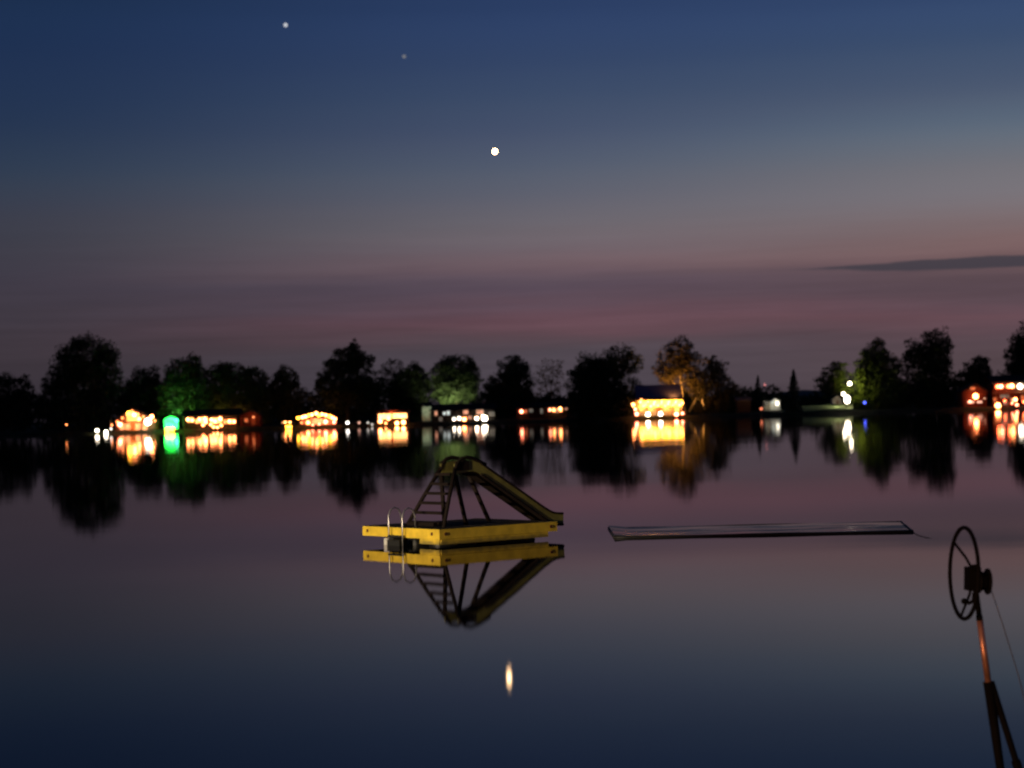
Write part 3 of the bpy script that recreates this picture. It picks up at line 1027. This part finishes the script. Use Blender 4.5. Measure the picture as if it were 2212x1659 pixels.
for i in range(24):
    x = 1382 + i * (1471 - 1382) / 23
    for row, yy in enumerate((867.5, 872.0, 876.5)):
        h.bulb(x + (2 if row == 1 else 0), yy + .6 * math.sin(i * .9 + row) - .03 * (x - 1425), 1.75, g_yel if (i + row) % 4 else g_warm, y=-2.4 + .3 * row)
for yy in (864.5, 869.8, 874.3):
    h.wire([(1382, yy + 1.3), (1410, yy + 1.1), (1440, yy - .2), (1471, yy - 1.4)], -2.3)
for (x, w_) in ((1386, 10), (1405, 9), (1440, 12), (1462, 9)):
    h.window(x, 885, w_, 9, p_amber)
h.rect('door', 1418, 879, 1428, 898, -.08, -.003, mat('panel_door', (.3, .15, .08), .6))
for (x, y, r, g) in ((1398, 895, 4.0, g_white), (1425, 894, 3.8, g_white), (1459, 895, 4.0, g_pink), (1374, 894, 3.2, g_pink), (1366, 875, 3.6, g_warm), (1371, 884, 2.4, g_pink), (1472, 893, 2.4, g_pink), (1384, 864, 2.2, g_warm_lo)):
    h.bulb(x, y, r, g, y=-3.7, name='lantern')
h.light(1400, 872, YEL, 1600, -2.8)
h.light(1450, 871, YEL, 1600, -2.8)
h.light(1488, 856, (1, .42, .07), 6500, 20, .8, aim=(0, .7, 1), spot=165)
h.light(1448, 848, (1, .40, .06), 9000, 20, .8, aim=(0, .7, 1), spot=165)
h.light(1500, 880, (1, .5, .1), 900, 17, .8, aim=(0, 1, .4), spot=150)
h.light(1455, 852, (1, .45, .1), 500, -1, .8)
h.light(1530, 872, (1, .45, .1), 900, 27, .8, aim=(.1, .8, 1), spot=160)

# small white gabled hut and neighbours
h = House('gabled_hut', 'small white gabled hut with lit front right of centre', 'hut', 1672, 893, 632)
h.rect('wall', 1664, 868, 1685, 887, 0, 4, M_white)
h.gable('roof', 1664, 685 + 1000, 868, 859, 0, 4, M_roof, over=.25)
h.gable_wall(1664, 1685, 867.6, 860, .05, 3.9, M_white)
h.rect('annex', 1650, 866, 1663.5, 887, .4, 4, M_cream)
h.rect('annex_roof', 1648, 863.5, 1664, 865.8, -.1, 4.4, M_roof)
h.window(1656, 871, 6, 6, p_dim)
h.window(1679, 871, 8, 10, glow('bright_hut_pane', (1, .95, .75), 2.2))
h.window(1669, 869, 4, 5, p_white)
h.light(1674, 866, (1, .95, .7), 320, -3.2)
h = House('brown_shed', 'low brown shed roof left of the small white gabled hut', 'shed', 1608, 896, 640)
h.rect('wall', 1592, 866, 1622, 893, 0, 5, M_brown)
h.ridge('roof', 1591, 1623, 866, 859, 0, 5, mat('brown_shingles', (.2, .13, .1), .85), over=.3)
h.light(1612, 862, (1, .6, .35), 25, -3)
dock_lamp('dim red waterline lamp below the small white gabled hut', 1645, 883, 2.6, glow('dim_red_globe', (1, .25, .12), 2.2))
h = House('beacon_mast', 'tall thin mast with a red beacon behind the small white gabled hut', 'mast', 1654, 893, 650)
z = h.l(1654.7, 831).z
MB().tube([(0, 0, -1), (0, 0, z - .2)], .08, 6).build('mast', M_metal, h.root)
MB().ball((0, 0, z), .28).build('beacon', glow('red_beacon_glass', (1, .3, .3), 1.2), h.root, smooth=True)

# lawn terrace and pole lamp
def lawn():
    b = MB()
    pts = [(1728, 877), (1760, 875), (1800, 873), (1842, 871)]
    lo = [(1736, 889), (1765, 887), (1800, 886), (1842, 885)]
    for (x, y) in lo:
        b.v.append(tuple(at(x, y, 616.6)))
    for (x, y) in pts:
        b.v.append(tuple(at(x, y, 630)))
    for (x, y) in pts:
        b.v.append(tuple(at(x, y + 1.5, 660)))
    for i in range(3):
        b.f += [(i, i + 1, i + 5, i + 4), (i + 4, i + 5, i + 9, i + 8)]
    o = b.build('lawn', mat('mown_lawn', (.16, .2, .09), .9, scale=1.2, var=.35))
    tag(o, 'pale lamplit lawn sloping to the water right of the cypress', kind='structure')
lawn()
h = House('pole_lamp', 'tall pole lamp with a bright white globe beside the yellow-lit tree', 'lamp', 1837, 884, 626, 'pole lamps')
z = h.l(1837, 828.5).z
MB().tube([(0, 0, -1), (0, 0, z - .6)], [.12, .08], 8).build('pole', M_metal, h.root)
MB().ball((0, 0, z), .58).build('globe', g_white, h.root, smooth=True)
MB().tube([(0, 0, z + .65), (0, 0, z + .95)], [.4, .05]).build('cap', M_metal, h.root)
lamp_light(h.root, (0, 1.4, z - .8), (1, .95, .75), 200, .4, spot=150, aim=(0, .5, -1))
lamp_light(h.root, (2.0, 17.3, z - 2.0), (1, .92, .16), 4800, .3, spot=140, aim=(.7, 1, .5))
lamp_light(h.root, (1.0, 17.6, z + 1.0), (.95, 1, .18), 600, .3, spot=130, aim=(1, 1, .6))
h = House('garden_lantern', 'large blazing white lantern on the lawn below the pole lamp', 'lantern', 1829, 886, 622)
c = h.l(1830, 863)
MB().tube([(0, 0, -1), (0, 0, c.z - 1.0)], .14, 8).build('post', M_metal, h.root)
MB().ball((c.x, 0, c.z), .85, 12, 9, 1.45).build('lamp_shade', g_white, h.root, smooth=True)
c2 = h.l(1822, 851)
MB().tube([(c.x, .2, c.z + 1.2), (c2.x * .5, .2, c2.z + .6), (c2.x, .2, c2.z + .5)], .07, 6).build('arm', M_metal, h.root)
MB().ball((c2.x, 0, c2.z), .52).build('lamp_bulb', g_white, h.root, smooth=True)
lamp_light(h.root, (-2.5, .5, c.z - .6), (1, .95, .65), 600, .5, spot=150, aim=(-.5, .6, -.8))
h = House('garden_shed', 'small grey garden shed left of the blazing white lantern', 'shed', 1808, 880, 636)
h.rect('wall', 1799, 861, 1818, 876, 0, 4, M_cream)
h.gable('roof', 1799, 1818, 861, 853, 0, 4, M_roof, over=.25)
h.gable_wall(1799, 1818, 860.7, 854, .05, 3.9, M_cream)
h.rect('door', 1806, 865, 1812, 876, -.07, -.003, MATS['panel_door'])
dock_lamp('small blue lamp by the water below the yellow-lit tree', 1868.5, 869.6, 2.9, g_blue)

# red-lit cabin and two-storey house at the right
h = House('lakeside_cabin', 'dark cabin with red glowing porch lamps near the right edge', 'cabin', 2106, 884, 624)
h.rect('wall', 2080, 846, 2132, 882, 0, 8, M_red)
h.gable('roof', 2080, 2132, 846, 830, 0, 8, M_roof)
h.gable_wall(2080, 2132, 845.7, 831, .05, 7.9, M_red)
h.deck(2072, 2136, 880, 888, -4, -.02)
h.window(2101, 839, 9, 5, p_red, .04, 'gable_window')
h.window(2097, 868.5, 13, 4, glow('pale_rose_pane', (1, .5, .35), 1.8))
h.window(2116, 868.5, 10, 4, MATS['pale_rose_pane'])
h.bulb(2105.5, 856, 5.2, g_warm, y=-1.2, name='lantern')
h.bulb(2094, 867.5, 2.0, g_pink, y=-1.0)
h.bulb(2125, 861, 1.6, glow('dim_cabin_bulb', (1, .5, .3), 1.5), y=-1.0)
h.light(2105, 851, (1, .25, .08), 420, -2.8)
h = House('two_storey_house', 'two-storey house with a row of red-white balcony bulbs at the right edge', 'house', 2195, 882, 626)
h.rect('wall', 2144, 840, 2245, 880, 0, 9, M_red)
h.ridge('roof', 2142, 2248, 826, 812, -2, 10, M_roof)
h.rect('upper_wall', 2146, 827, 2243, 839.6, .1, 8.9, M_brown)
h.rect('balcony', 2142, 847, 2247, 849, -3, -.02, M_deck)
m = MB()
for i in range(30):
    x = 2143 + i * 3.5
    p, q = h.l(x, 846.9), h.l(x, 841)
    m.box((p.x, -2.9, (p.z + q.z) / 2), (.06, .06, abs(q.z - p.z)))
tag(m.build('railing', M_deck, h.root), kind='stuff')
for x in (2146, 2170, 2206, 2240):
    h.post(x, 828, 881, -2.7, .22)
h.deck(2136, 2250, 879, 886, -4.5, -.02)
for (x, y, w_, hh, p) in ((2170, 856, 18, 6, p_dim), (2188, 864, 8, 7, p_rose), (2212, 860, 12, 10, p_red), (2150, 863, 6, 8, p_red), (2172, 871, 10, 6, p_dim), (2165, 834, 8, 6, p_red), (2190, 834, 8, 6, p_red)):
    h.window(x, y, w_, hh, p)
for (x, y, r, g) in ((2150, 835.5, 3.6, g_red), (2157, 835, 3.6, g_pink), (2173, 834.5, 3.4, g_red), (2180, 834, 4.2, g_warm), (2198, 835, 5.0, g_white), (2214, 835, 4.4, g_white), (2188, 863.5, 3.4, g_warm), (2191, 875, 2.6, g_pink), (2181, 871, 1.8, g_pink), (2206, 868, 2.4, g_red), (2165, 866, 2.0, g_red)):
    h.bulb(x, y, r, g, y=-3.2, name='lantern')
h.light(2160, 838, (1, .2, .06), 420, -4)
h.light(2200, 840, (1, .3, .1), 350, -4)
h.light(2156, 868, (1, .25, .08), 500, -3.6)
h = House('dock_lamp', 'large orange-white lamp at the waterline before the two-storey house', 'lamp', 2156, 885, 612, 'small lamps along the far waterline')
c = h.l(2156, 876)
MB().tube([(0, 0, -1.5), (0, 0, c.z - .7)], .1, 6).build('post', M_metal, h.root)
MB().ball((0, 0, c.z), .82, 12, 8).build('globe', g_warm, h.root, smooth=True)
MB().tube([(0, 0, c.z + .75), (0, 0, c.z + 1.0)], [.45, .05]).build('cap', M_metal, h.root)
lamp_light(h.root, (0, 2.2, c.z + .5), (1, .3, .1), 400, .4, spot=150, aim=(0, 1, 0))

# ------------------------------------------------------------------ moon and planets
def sky_body(name, label, cat, px, py, D, rpx, g, sz=1.0):
    p = at(px, py, D)
    o = MB().ball((0, 0, 0), rpx * (p - CAM).length / FPX, 20, 14, sz).build(name, g, smooth=True)
    o.location = p
    tag(o, label, cat)
sky_body('moon', 'bright white moon above the middle of the far shore', 'moon', 1069, 327, 15000, 5.0, glow('moonlit_surface', (1, .60, .28), 30, .1, .05), 1.08)
sky_body('planet', 'brighter small planet at upper left of the dusk sky', 'planet', 617, 54, 15000, 4.4, glow('bright_planet', (.9, .93, 1), .62, .1))
sky_body('planet', 'faint small planet between the brighter planet and the moon', 'planet', 873, 122, 15000, 4.2, glow('faint_planet', (.85, .88, 1), .19, .1))

# ------------------------------------------------------------------ swim raft
RA = R(38)
n0 = on_z(950, 1183)
raft = empty('swim_raft', n0, 'yellow swim raft with a slide and ladder floating on the lake', 'raft', rz=RA)
LU, LV, ZD = 3.22, 2.92, .38
M_yel = mat('yellow_raft_paint', (.66, .45, .03), .6, var=.2, scale=4, bump=.15)
M_plank = mat('grey_deck_plank', (.02, .017, .014), .85, var=.4, scale=8)
M_olive = mat('olive_slide_plastic', (.15, .135, .028), .5, var=.35, scale=4)
M_frame_w = mat('dark_slide_frame', (.012, .008, .007), .7)
M_chrome = mat('dull_steel_tube', (.5, .48, .48), .35, .85, var=.1)
M_black = mat('black_float_plastic', (.006, .006, .006), .6)
# scum line and fading along the bottom of the painted boards
t_ = M_yel.node_tree
b_ = t_.nodes['Principled BSDF']
src = b_.inputs['Base Color'].links[0].from_socket
tcn_ = t_.nodes.new('ShaderNodeTexCoord')
sx_ = t_.nodes.new('ShaderNodeSeparateXYZ')
t_.links.new(tcn_.outputs['Object'], sx_.inputs[0])
nn_ = t_.nodes.new('ShaderNodeTexNoise')
nn_.inputs['Scale'].default_value = 7
nn_.inputs['Detail'].default_value = 6
t_.links.new(tcn_.outputs['Object'], nn_.inputs['Vector'])
ma_ = t_.nodes.new('ShaderNodeMath')
ma_.operation = 'MULTIPLY_ADD'
ma_.inputs[1].default_value = .14
t_.links.new(nn_.outputs['Fac'], ma_.inputs[0])
t_.links.new(sx_.outputs['Z'], ma_.inputs[2])
mr_ = t_.nodes.new('ShaderNodeMapRange')
mr_.inputs[1].default_value, mr_.inputs[2].default_value = .15, .24
mr_.inputs[3].default_value, mr_.inputs[4].default_value = .75, 0
t_.links.new(ma_.outputs[0], mr_.inputs[0])
mx_ = t_.nodes.new('ShaderNodeMixRGB')
t_.links.new(mr_.outputs[0], mx_.inputs[0])
t_.links.new(src, mx_.inputs[1])
mx_.inputs[2].default_value = (.10, .085, .03, 1)
t_.links.new(mx_.outputs[0], b_.inputs['Base Color'])
# deck planks (shared mesh)
pw = (LU - .1) / 21
pm = MB().box((0, 0, 0), (pw - .012, LV - .09, .038))
p0 = pm.build('plank', M_plank, raft)
p0.location = (.05 + pw / 2, LV / 2, ZD - .012)
for i in range(1, 21):
    q = p0.copy()
    col.objects.link(q)
    q.location = (.05 + pw * (i + .5), LV / 2, ZD - .012 + rng.uniform(-.003, .003))
# rim boards
MB().span((0, 0, .17), (.045, LV, ZD)).build('rim_board', M_yel, raft)
MB().span((.0455, 0, .17), (LU, .045, ZD)).build('rim_board', M_yel, raft)
MB().span((LU - .045, .0455, .17), (LU, LV, ZD)).build('rim_board', M_yel, raft)
MB().span((.0455, LV - .045, .17), (LU - .0455, LV, ZD)).build('rim_board', M_yel, raft)
MB().span((.012, .03, .055), (.05, .75, .166)).build('lower_board', M_yel, raft)
MB().span((.0505, .012, .055), (LU - .25, .05, .166)).build('lower_board', M_yel, raft)
M_bolt = mat('rusty_bolt', (.14, .055, .02), .6, .4)
for (x, y, dx, dy) in ((-.012, .27, 1, 0), (-.012, LV - .2, 1, 0), (.16, -.012, 0, 1), (LU - .18, -.012, 0, 1)):
    MB().tube([(x, y, .28), (x + dx * .03, y + dy * .03, .28)], .038, 10).build('bolt', M_bolt, raft)
for (v, c) in ((.5, M_black), (1.35, M_black), (2.2, M_black)):
    MB().tube([(.2, v, .0), (.25, v, .0), (1.2, v, .0), (1.25, v, .0)], [.17, .2, .2, .17], 14).build('float_barrel', c, raft, smooth=True)
    MB().tube([(1.8, v, .0), (1.85, v, .0), (2.8, v, .0), (2.85, v, .0)], [.17, .2, .2, .17], 14).build('float_barrel', c, raft, smooth=True)
# swim ladder
lad = MB()
for v in (1.76, 1.24):
    pts = [(-.09, v, -.5), (-.09, v, .45), (-.085, v, .62), (-.03, v, .76), (.08, v, .815), (.19, v, .77), (.25, v, .64), (.26, v, ZD)]
    lad.tube(pts, .017, 8)
ladder = lad.build('swim_ladder', M_chrome, raft, smooth=True)
for z in (-.3, -.02, .2):
    MB().box((-.09, 1.5, z), (.09, .5, .035)).build('rung', M_black, ladder)
MB().box((-.10, 1.47, .02), (.16, .46, .20)).build('ladder_step_box', M_black, raft)
MB().tube([(-.08, 1.86, -.05), (-.08, 1.86, .15)], [.07, .06], 10).build('fender', mat('white_fender', (.6, .58, .55), .5), raft, smooth=True)
# slide ladder
for (v0, v1, ub) in ((.60, .88, .55), (1.80, 1.42, .42)):
    MB().tube([(ub, v0, ZD), ((ub + 1.1) / 2, (v0 + v1) / 2, 1.02), (1.1, v1, 1.62)], .044, 8).build('ladder_rail', M_frame_w, raft, smooth=True)
for i in range(6):
    t = (i + .45) / 6
    u = .48 + .60 * t
    z = ZD + (1.62 - ZD) * t
    va, vb = .60 + .28 * t, 1.80 - .38 * t
    MB().box((u, (va + vb) / 2, z), (.16, vb - va - .02, .055)).build('step', M_frame_w, raft)
MB().box((.44, 1.18, ZD + .07), (.2, 1.0, .08)).build('bottom_step', M_frame_w, raft)
# hand hoops
for v in (.88, 1.42):
    MB().tube([(1.1, v, 1.60), (1.16, v, 1.74), (1.27, v, 1.83), (1.42, v, 1.865), (1.6, v, 1.83), (1.78, v, 1.76), (1.95, v, 1.68)], .042, 8).build('hand_rail', M_frame_w, raft, smooth=True)
for (v, t) in ((.88, .5), (1.42, .5)):
    MB().box((1.3, v, 1.68), (.36, .03, .2)).build('side_panel', M_frame_w, raft)
# legs
for (a, b) in (((1.1, .88, 1.5), (1.31, .80, ZD)), ((1.85, 1.42, 1.5), (2.45, 1.46, ZD)), ((1.12, 1.42, 1.5), (1.2, 1.46, ZD))):
    MB().tube([a, b], .050, 8).build('support_leg', M_frame_w, raft, smooth=True)
# chute: U section swept down a curve
path = [(1.12, 1.50), (1.45, 1.545), (1.65, 1.54), (1.85, 1.455), (2.25, 1.215), (2.88, .835), (3.52, .445), (3.80, .30), (3.97, .265), (4.12, .255)]
def smooth_path(p, n=5):
    out = []
    for i in range(len(p) - 1):
        a, b, c, d = [np.array(p[max(0, min(len(p) - 1, i + k))]) for k in (-1, 0, 1, 2)]
        for j in range(n):
            t = j / n
            out.append(.5 * ((2 * b) + (-a + c) * t + (2 * a - 5 * b + 4 * c - d) * t * t + (-a + 3 * b - 3 * c + d) * t ** 3))
    out.append(np.array(p[-1]))
    return out
sp = smooth_path(path)
m = MB()
v0, v1, wh, tt = .88, 1.42, .235, .03
rings = []
for i, p in enumerate(sp):
    a, b = sp[max(0, i - 1)], sp[min(len(sp) - 1, i + 1)]
    d = (b - a) / np.linalg.norm(b - a)
    nx, nz_ = -d[1], d[0]
    sec = [(v0, 0), (v0, wh), (v0 + tt, wh), (v0 + tt, tt), (v1 - tt, tt), (v1 - tt, wh), (v1, wh), (v1, 0)]
    rings.append(len(m.v))
    for (v, hh) in sec:
        m.v.append((p[0] + nx * hh, v, p[1] + nz_ * hh))
for a, b in zip(rings, rings[1:]):
    for j in range(8):
        m.f.append((a + j, a + (j + 1) % 8, b + (j + 1) % 8, b + j))
for r_ in (rings[0], rings[-1]):
    m.f += [(r_, r_ + 1, r_ + 2, r_ + 3), (r_, r_ + 3, r_ + 4, r_ + 7), (r_ + 4, r_ + 5, r_ + 6, r_ + 7)]
chute = m.build('slide_chute', M_olive, raft)
for v in (v0, v1):
    MB().tube([(p[0] - .0, v, p[1] + wh + .005) for p in sp[14:]], .028, 6).build('chute_rim', M_frame_w, chute, smooth=True)
    MB().tube([(p[0], v, p[1] - .01) for p in sp[14:]], .028, 6).build('chute_base_rail', M_frame_w, chute, smooth=True)

m = MB()
rings = []
for i, p in enumerate(sp[4:]):
    rings.append(len(m.v))
    for (v, dz) in ((v0 + .01, -.012), (v1 - .01, -.012), (v1 - .01, -.045), (v0 + .01, -.045)):
        m.v.append((p[0], v, p[1] + dz))
for a, b in zip(rings, rings[1:]):
    for j in range(4):
        m.f.append((a + j, b + j, b + (j + 1) % 4, a + (j + 1) % 4))
m.f += [tuple(rings[0] + j for j in range(4)), tuple(rings[-1] + j for j in range(4))[::-1]]
m.build('chute_underside', M_frame_w, chute)

# ------------------------------------------------------------------ floating mat
def wet_mat():
    m = bpy.data.materials.new('wet_foam_mat')
    m.use_nodes = True
    t = m.node_tree
    b = t.nodes['Principled BSDF']
    tcn = t.nodes.new('ShaderNodeTexCoord')
    mp = t.nodes.new('ShaderNodeMapping')
    mp.inputs['Scale'].default_value = (.5, 1.6, 1)
    n = t.nodes.new('ShaderNodeTexNoise')
    n.inputs['Scale'].default_value = .9
    n.inputs['Detail'].default_value = 4
    t.links.new(tcn.outputs['Object'], mp.inputs[0])
    t.links.new(mp.outputs[0], n.inputs['Vector'])
    r = t.nodes.new('ShaderNodeMapRange')
    r.inputs[1].default_value, r.inputs[2].default_value = .42, .6
    r.inputs[3].default_value, r.inputs[4].default_value = .03, .28
    t.links.new(n.outputs['Fac'], r.inputs[0])
    t.links.new(r.outputs[0], b.inputs['Roughness'])
    cr = t.nodes.new('ShaderNodeValToRGB')
    cr.color_ramp.elements[0].color = (.006, .008, .009, 1)
    cr.color_ramp.elements[1].color = (.016, .022, .020, 1)
    t.links.new(n.outputs['Fac'], cr.inputs[0])
    t.links.new(cr.outputs[0], b.inputs['Base Color'])
    b.inputs['IOR'].default_value = 1.08
    return m
FL, FR, BL, BR = on_z(1328, 1163), on_z(1972, 1149.6), on_z(1315, 1142), on_z(1946, 1128.5)
m = MB()
nu, nv = 60, 10
o0 = (FL + FR + BL + BR) / 4
for layer in (0, 1):
    for i in range(nu + 1):
        for j in range(nv + 1):
            a, b = i / nu, j / nv
            p = (FL * (1 - a) + FR * a) * (1 - b) + (BL * (1 - a) + BR * a) * b - o0
            zt = .022 + .005 * math.sin(a * 17 + b * 2) * (1 - b) + .004 * math.sin(a * 9 + 1) + .05 * max(0, 1 - a * 14) - .010 * math.sin(b * math.pi)
            if j == nv:
                zt = max(zt, .018)
            m.v.append((p.x, p.y, zt if layer else -.03))
w_ = nv + 1
nl = (nu + 1) * w_
for i in range(nu):
    for j in range(nv):
        a = i * w_ + j
        m.f.append((nl + a, nl + a + w_, nl + a + w_ + 1, nl + a + 1))
        m.f.append((a, a + 1, a + w_ + 1, a + w_))
for i in range(nu):
    a, b = i * w_, (i + 1) * w_
    m.f.append((a, b, nl + b, nl + a))
    a, b = i * w_ + nv, (i + 1) * w_ + nv
    m.f.append((b, a, nl + a, nl + b))
for j in range(nv):
    m.f.append((j + 1, j, nl + j, nl + j + 1))
    a = nu * w_ + j
    m.f.append((a, a + 1, nl + a + 1, nl + a))
fm = empty('water_mat', o0, 'long thin dark floating mat lying flat on the water right of the raft', 'water mat')
m.build('mat_sheet', wet_mat(), fm, smooth=False)
# bound edges
def edge(a, b, r, name):
    pts = []
    for i in range(25):
        t = i / 24
        p = a.lerp(b, t) - o0
        pts.append((p.x, p.y, .014 + .005 * math.sin(t * 13 + 1)))
    MB().tube(pts, r, 6).build(name, M_black, fm, smooth=True)
edge(FL, FR, .036, 'edge_roll')
edge(BL, BR, .016, 'edge_roll')
edge(BL, FL, .03, 'end_binding')
edge(FR, BR, .025, 'end_binding')
rp = [on_z(1972, 1150), on_z(1982, 1156), on_z(1998, 1161), on_z(2020, 1164), on_z(2040, 1166)]
rope = MB().tube([(p.x, p.y, .010 - .02 * max(0, i - 2)) for i, p in enumerate(rp)], .0055, 5).build('mooring_rope', mat('grey_rope', (.12, .11, .10), .9), smooth=True)
tag(rope, 'thin grey mooring rope trailing right from the floating mat', 'rope')

# ------------------------------------------------------------------ winch post
DW = 14.0
def W(cx_, cy_, D=DW):
    return at(1946.6 + cx_ * .3335, 1106 + cy_ * .3335, D)
top, mid, bot = W(488, 540), W(565, 1110), W(642, 1659)
base = bot + (bot - mid) * .9
wr = empty('lift_winch', base, 'boat lift winch post with a large hand wheel at the right foreground', 'winch')
def wl(p):
    return p - base
M_iron = mat('dark_painted_iron', (.006, .0055, .005), .75, 0, spec=.15)
M_glint = mat('orange_glint_tube', (.80, .40, .26), .42, .7, var=.25, scale=25)  # orange lamp glint on the post, put into the tube colour
dirp = (top - mid).normalized()
MB().tube([wl(top + dirp * .12), wl(top - dirp * .15)], .020, 12).build('post_head', M_iron, wr, smooth=True)
MB().tube([wl(W(509, 700)), wl(mid)], .0225, 14).build('glint_sleeve', M_glint, wr, smooth=True)  # length of post set apart to carry the painted orange glint
MB().tube([wl(top - dirp * .14), wl(W(509, 702))], .0235, 12).build('collar', M_iron, wr, smooth=True)
MB().tube([wl(mid - dirp * -.01), wl(bot), wl(base - Vector((0, 0, .8)))], [.036, .030, .031], 12).build('post', M_iron, wr, smooth=True)
l2a, l2b = W(582, 1100), W(758, 1659)
MB().tube([wl(l2a), wl(l2b), wl(l2b + (l2b - l2a) * .9)], [.024, .023, .024], 10).build('brace_leg', M_iron, wr, smooth=True)
MB().tube([wl(W(742, 1610)), wl(W(768, 1690))], .032, 10).build('brace_coupling', M_iron, wr, smooth=True)
# wheel
ax = Vector((-.993, -.095, .05)).normalized()
wc = W(407, 396)
hub = W(452, 440) 
wheel = MB().ring(wl(wc), ax, .312, .0145, 56, 8).build('hand_wheel', M_iron, wr, smooth=True)
e1 = ax.cross(Vector((0, 0, 1))).normalized()
e2 = ax.cross(e1)
hubc = wc - ax * .075
for t in (-40, 80, 200):
    p = wc + (e1 * math.cos(R(t)) + e2 * math.sin(R(t))) * .31
    MB().tube([wl(hubc), wl(hubc.lerp(p, .5) - ax * .012), wl(p)], .010, 6).build('spoke', M_iron, wheel, smooth=True)
MB().tube([wl(hubc + ax * .03), wl(hubc - ax * .04)], .034, 12).build('hub', M_iron, wheel, smooth=True)
hc = W(462, 432)
rotm = ax.to_track_quat('X', 'Z').to_matrix()
MB().box(wl(hc), (.085, .11, .16), rotm).build('gear_housing', M_iron, wr)
MB().tube([wl(W(455, 362)), wl(W(500, 356))], .022, 10).build('gear_cap', M_iron, wr, smooth=True)
dc = W(535, 448)
MB().tube([wl(dc + ax * .05), wl(dc - ax * .028)], .064, 16).build('cable_drum', M_iron, wr, smooth=True)
MB().tube([wl(W(560, 450) + ax * .006), wl(W(560, 450) - ax * .006)], .090, 20).build('drum_flange', M_iron, wr, smooth=True)
MB().tube([wl(W(505, 450) + ax * .005), wl(W(505, 450) - ax * .005)], .078, 20).build('drum_flange', M_iron, wr, smooth=True)
MB().tube([wl(W(478, 520)), wl(W(470, 575)), wl(W(440, 590)), wl(W(404, 572))], [.018, .016, .014, .014], 8).build('pawl_handle', M_iron, wr, smooth=True)
MB().ball(wl(W(408, 578)), .022).build('pawl_knob', M_iron, wr, smooth=True)
cpts = [W(583, 505), W(612, 590), W(655, 720), W(705, 880), W(760, 1060), W(800, 1220), W(900, 1660), W(980, 2050)]
MB().tube([wl(p) for p in cpts], .0035, 5).build('cable', mat('steel_cable', (.12, .12, .13), .6, .5), wr, smooth=True)

# ------------------------------------------------------------------ lamp on the near shore, left of the viewpoint
fl = empty('shore_floodlight', (-44, 0.0, 1.1), 'warm floodlight on a pole on the near bank left of the view', 'floodlight')
MB().tube([(0, 0, -.4), (0, 0, 3.2)], [.06, .045], 10).build('pole', M_metal, fl)
MB().box((0, 0, 3.35), (.4, .25, .28), Matrix.Rotation(R(-36), 3, 'Z')).build('lamp_head', M_metal, fl)
lamp_light(fl, (.22, .35, 3.3), (1, .80, .52), 170000, .15, spot=10, aim=(40.6, 44.2, -4.1))

# small orange lantern on the near bank, left of the frame
ln = empty('bank_lantern', (-7, 2.2, .1), 'small orange lantern on a stake at the near water edge', 'lantern')
MB().tube([(0, 0, -.5), (0, 0, 1.25)], .02, 8).build('stake', M_metal, ln)
MB().tube([(0, 0, 1.25), (0, 0, 1.28)], .09, 10).build('base_plate', M_metal, ln)
MB().tube([(0, 0, 1.28), (0, 0, 1.46)], .07, 10).build('glass', glow('lantern_glass', (1, .36, .1), 30), ln)
MB().tube([(0, 0, 1.46), (0, 0, 1.54)], [.1, .02], 10).build('cap', M_metal, ln)
lamp_light(ln, (.2, .2, 1.4), (1, .48, .22), 3600, .12, spot=100, aim=(1, 1.1, 0))
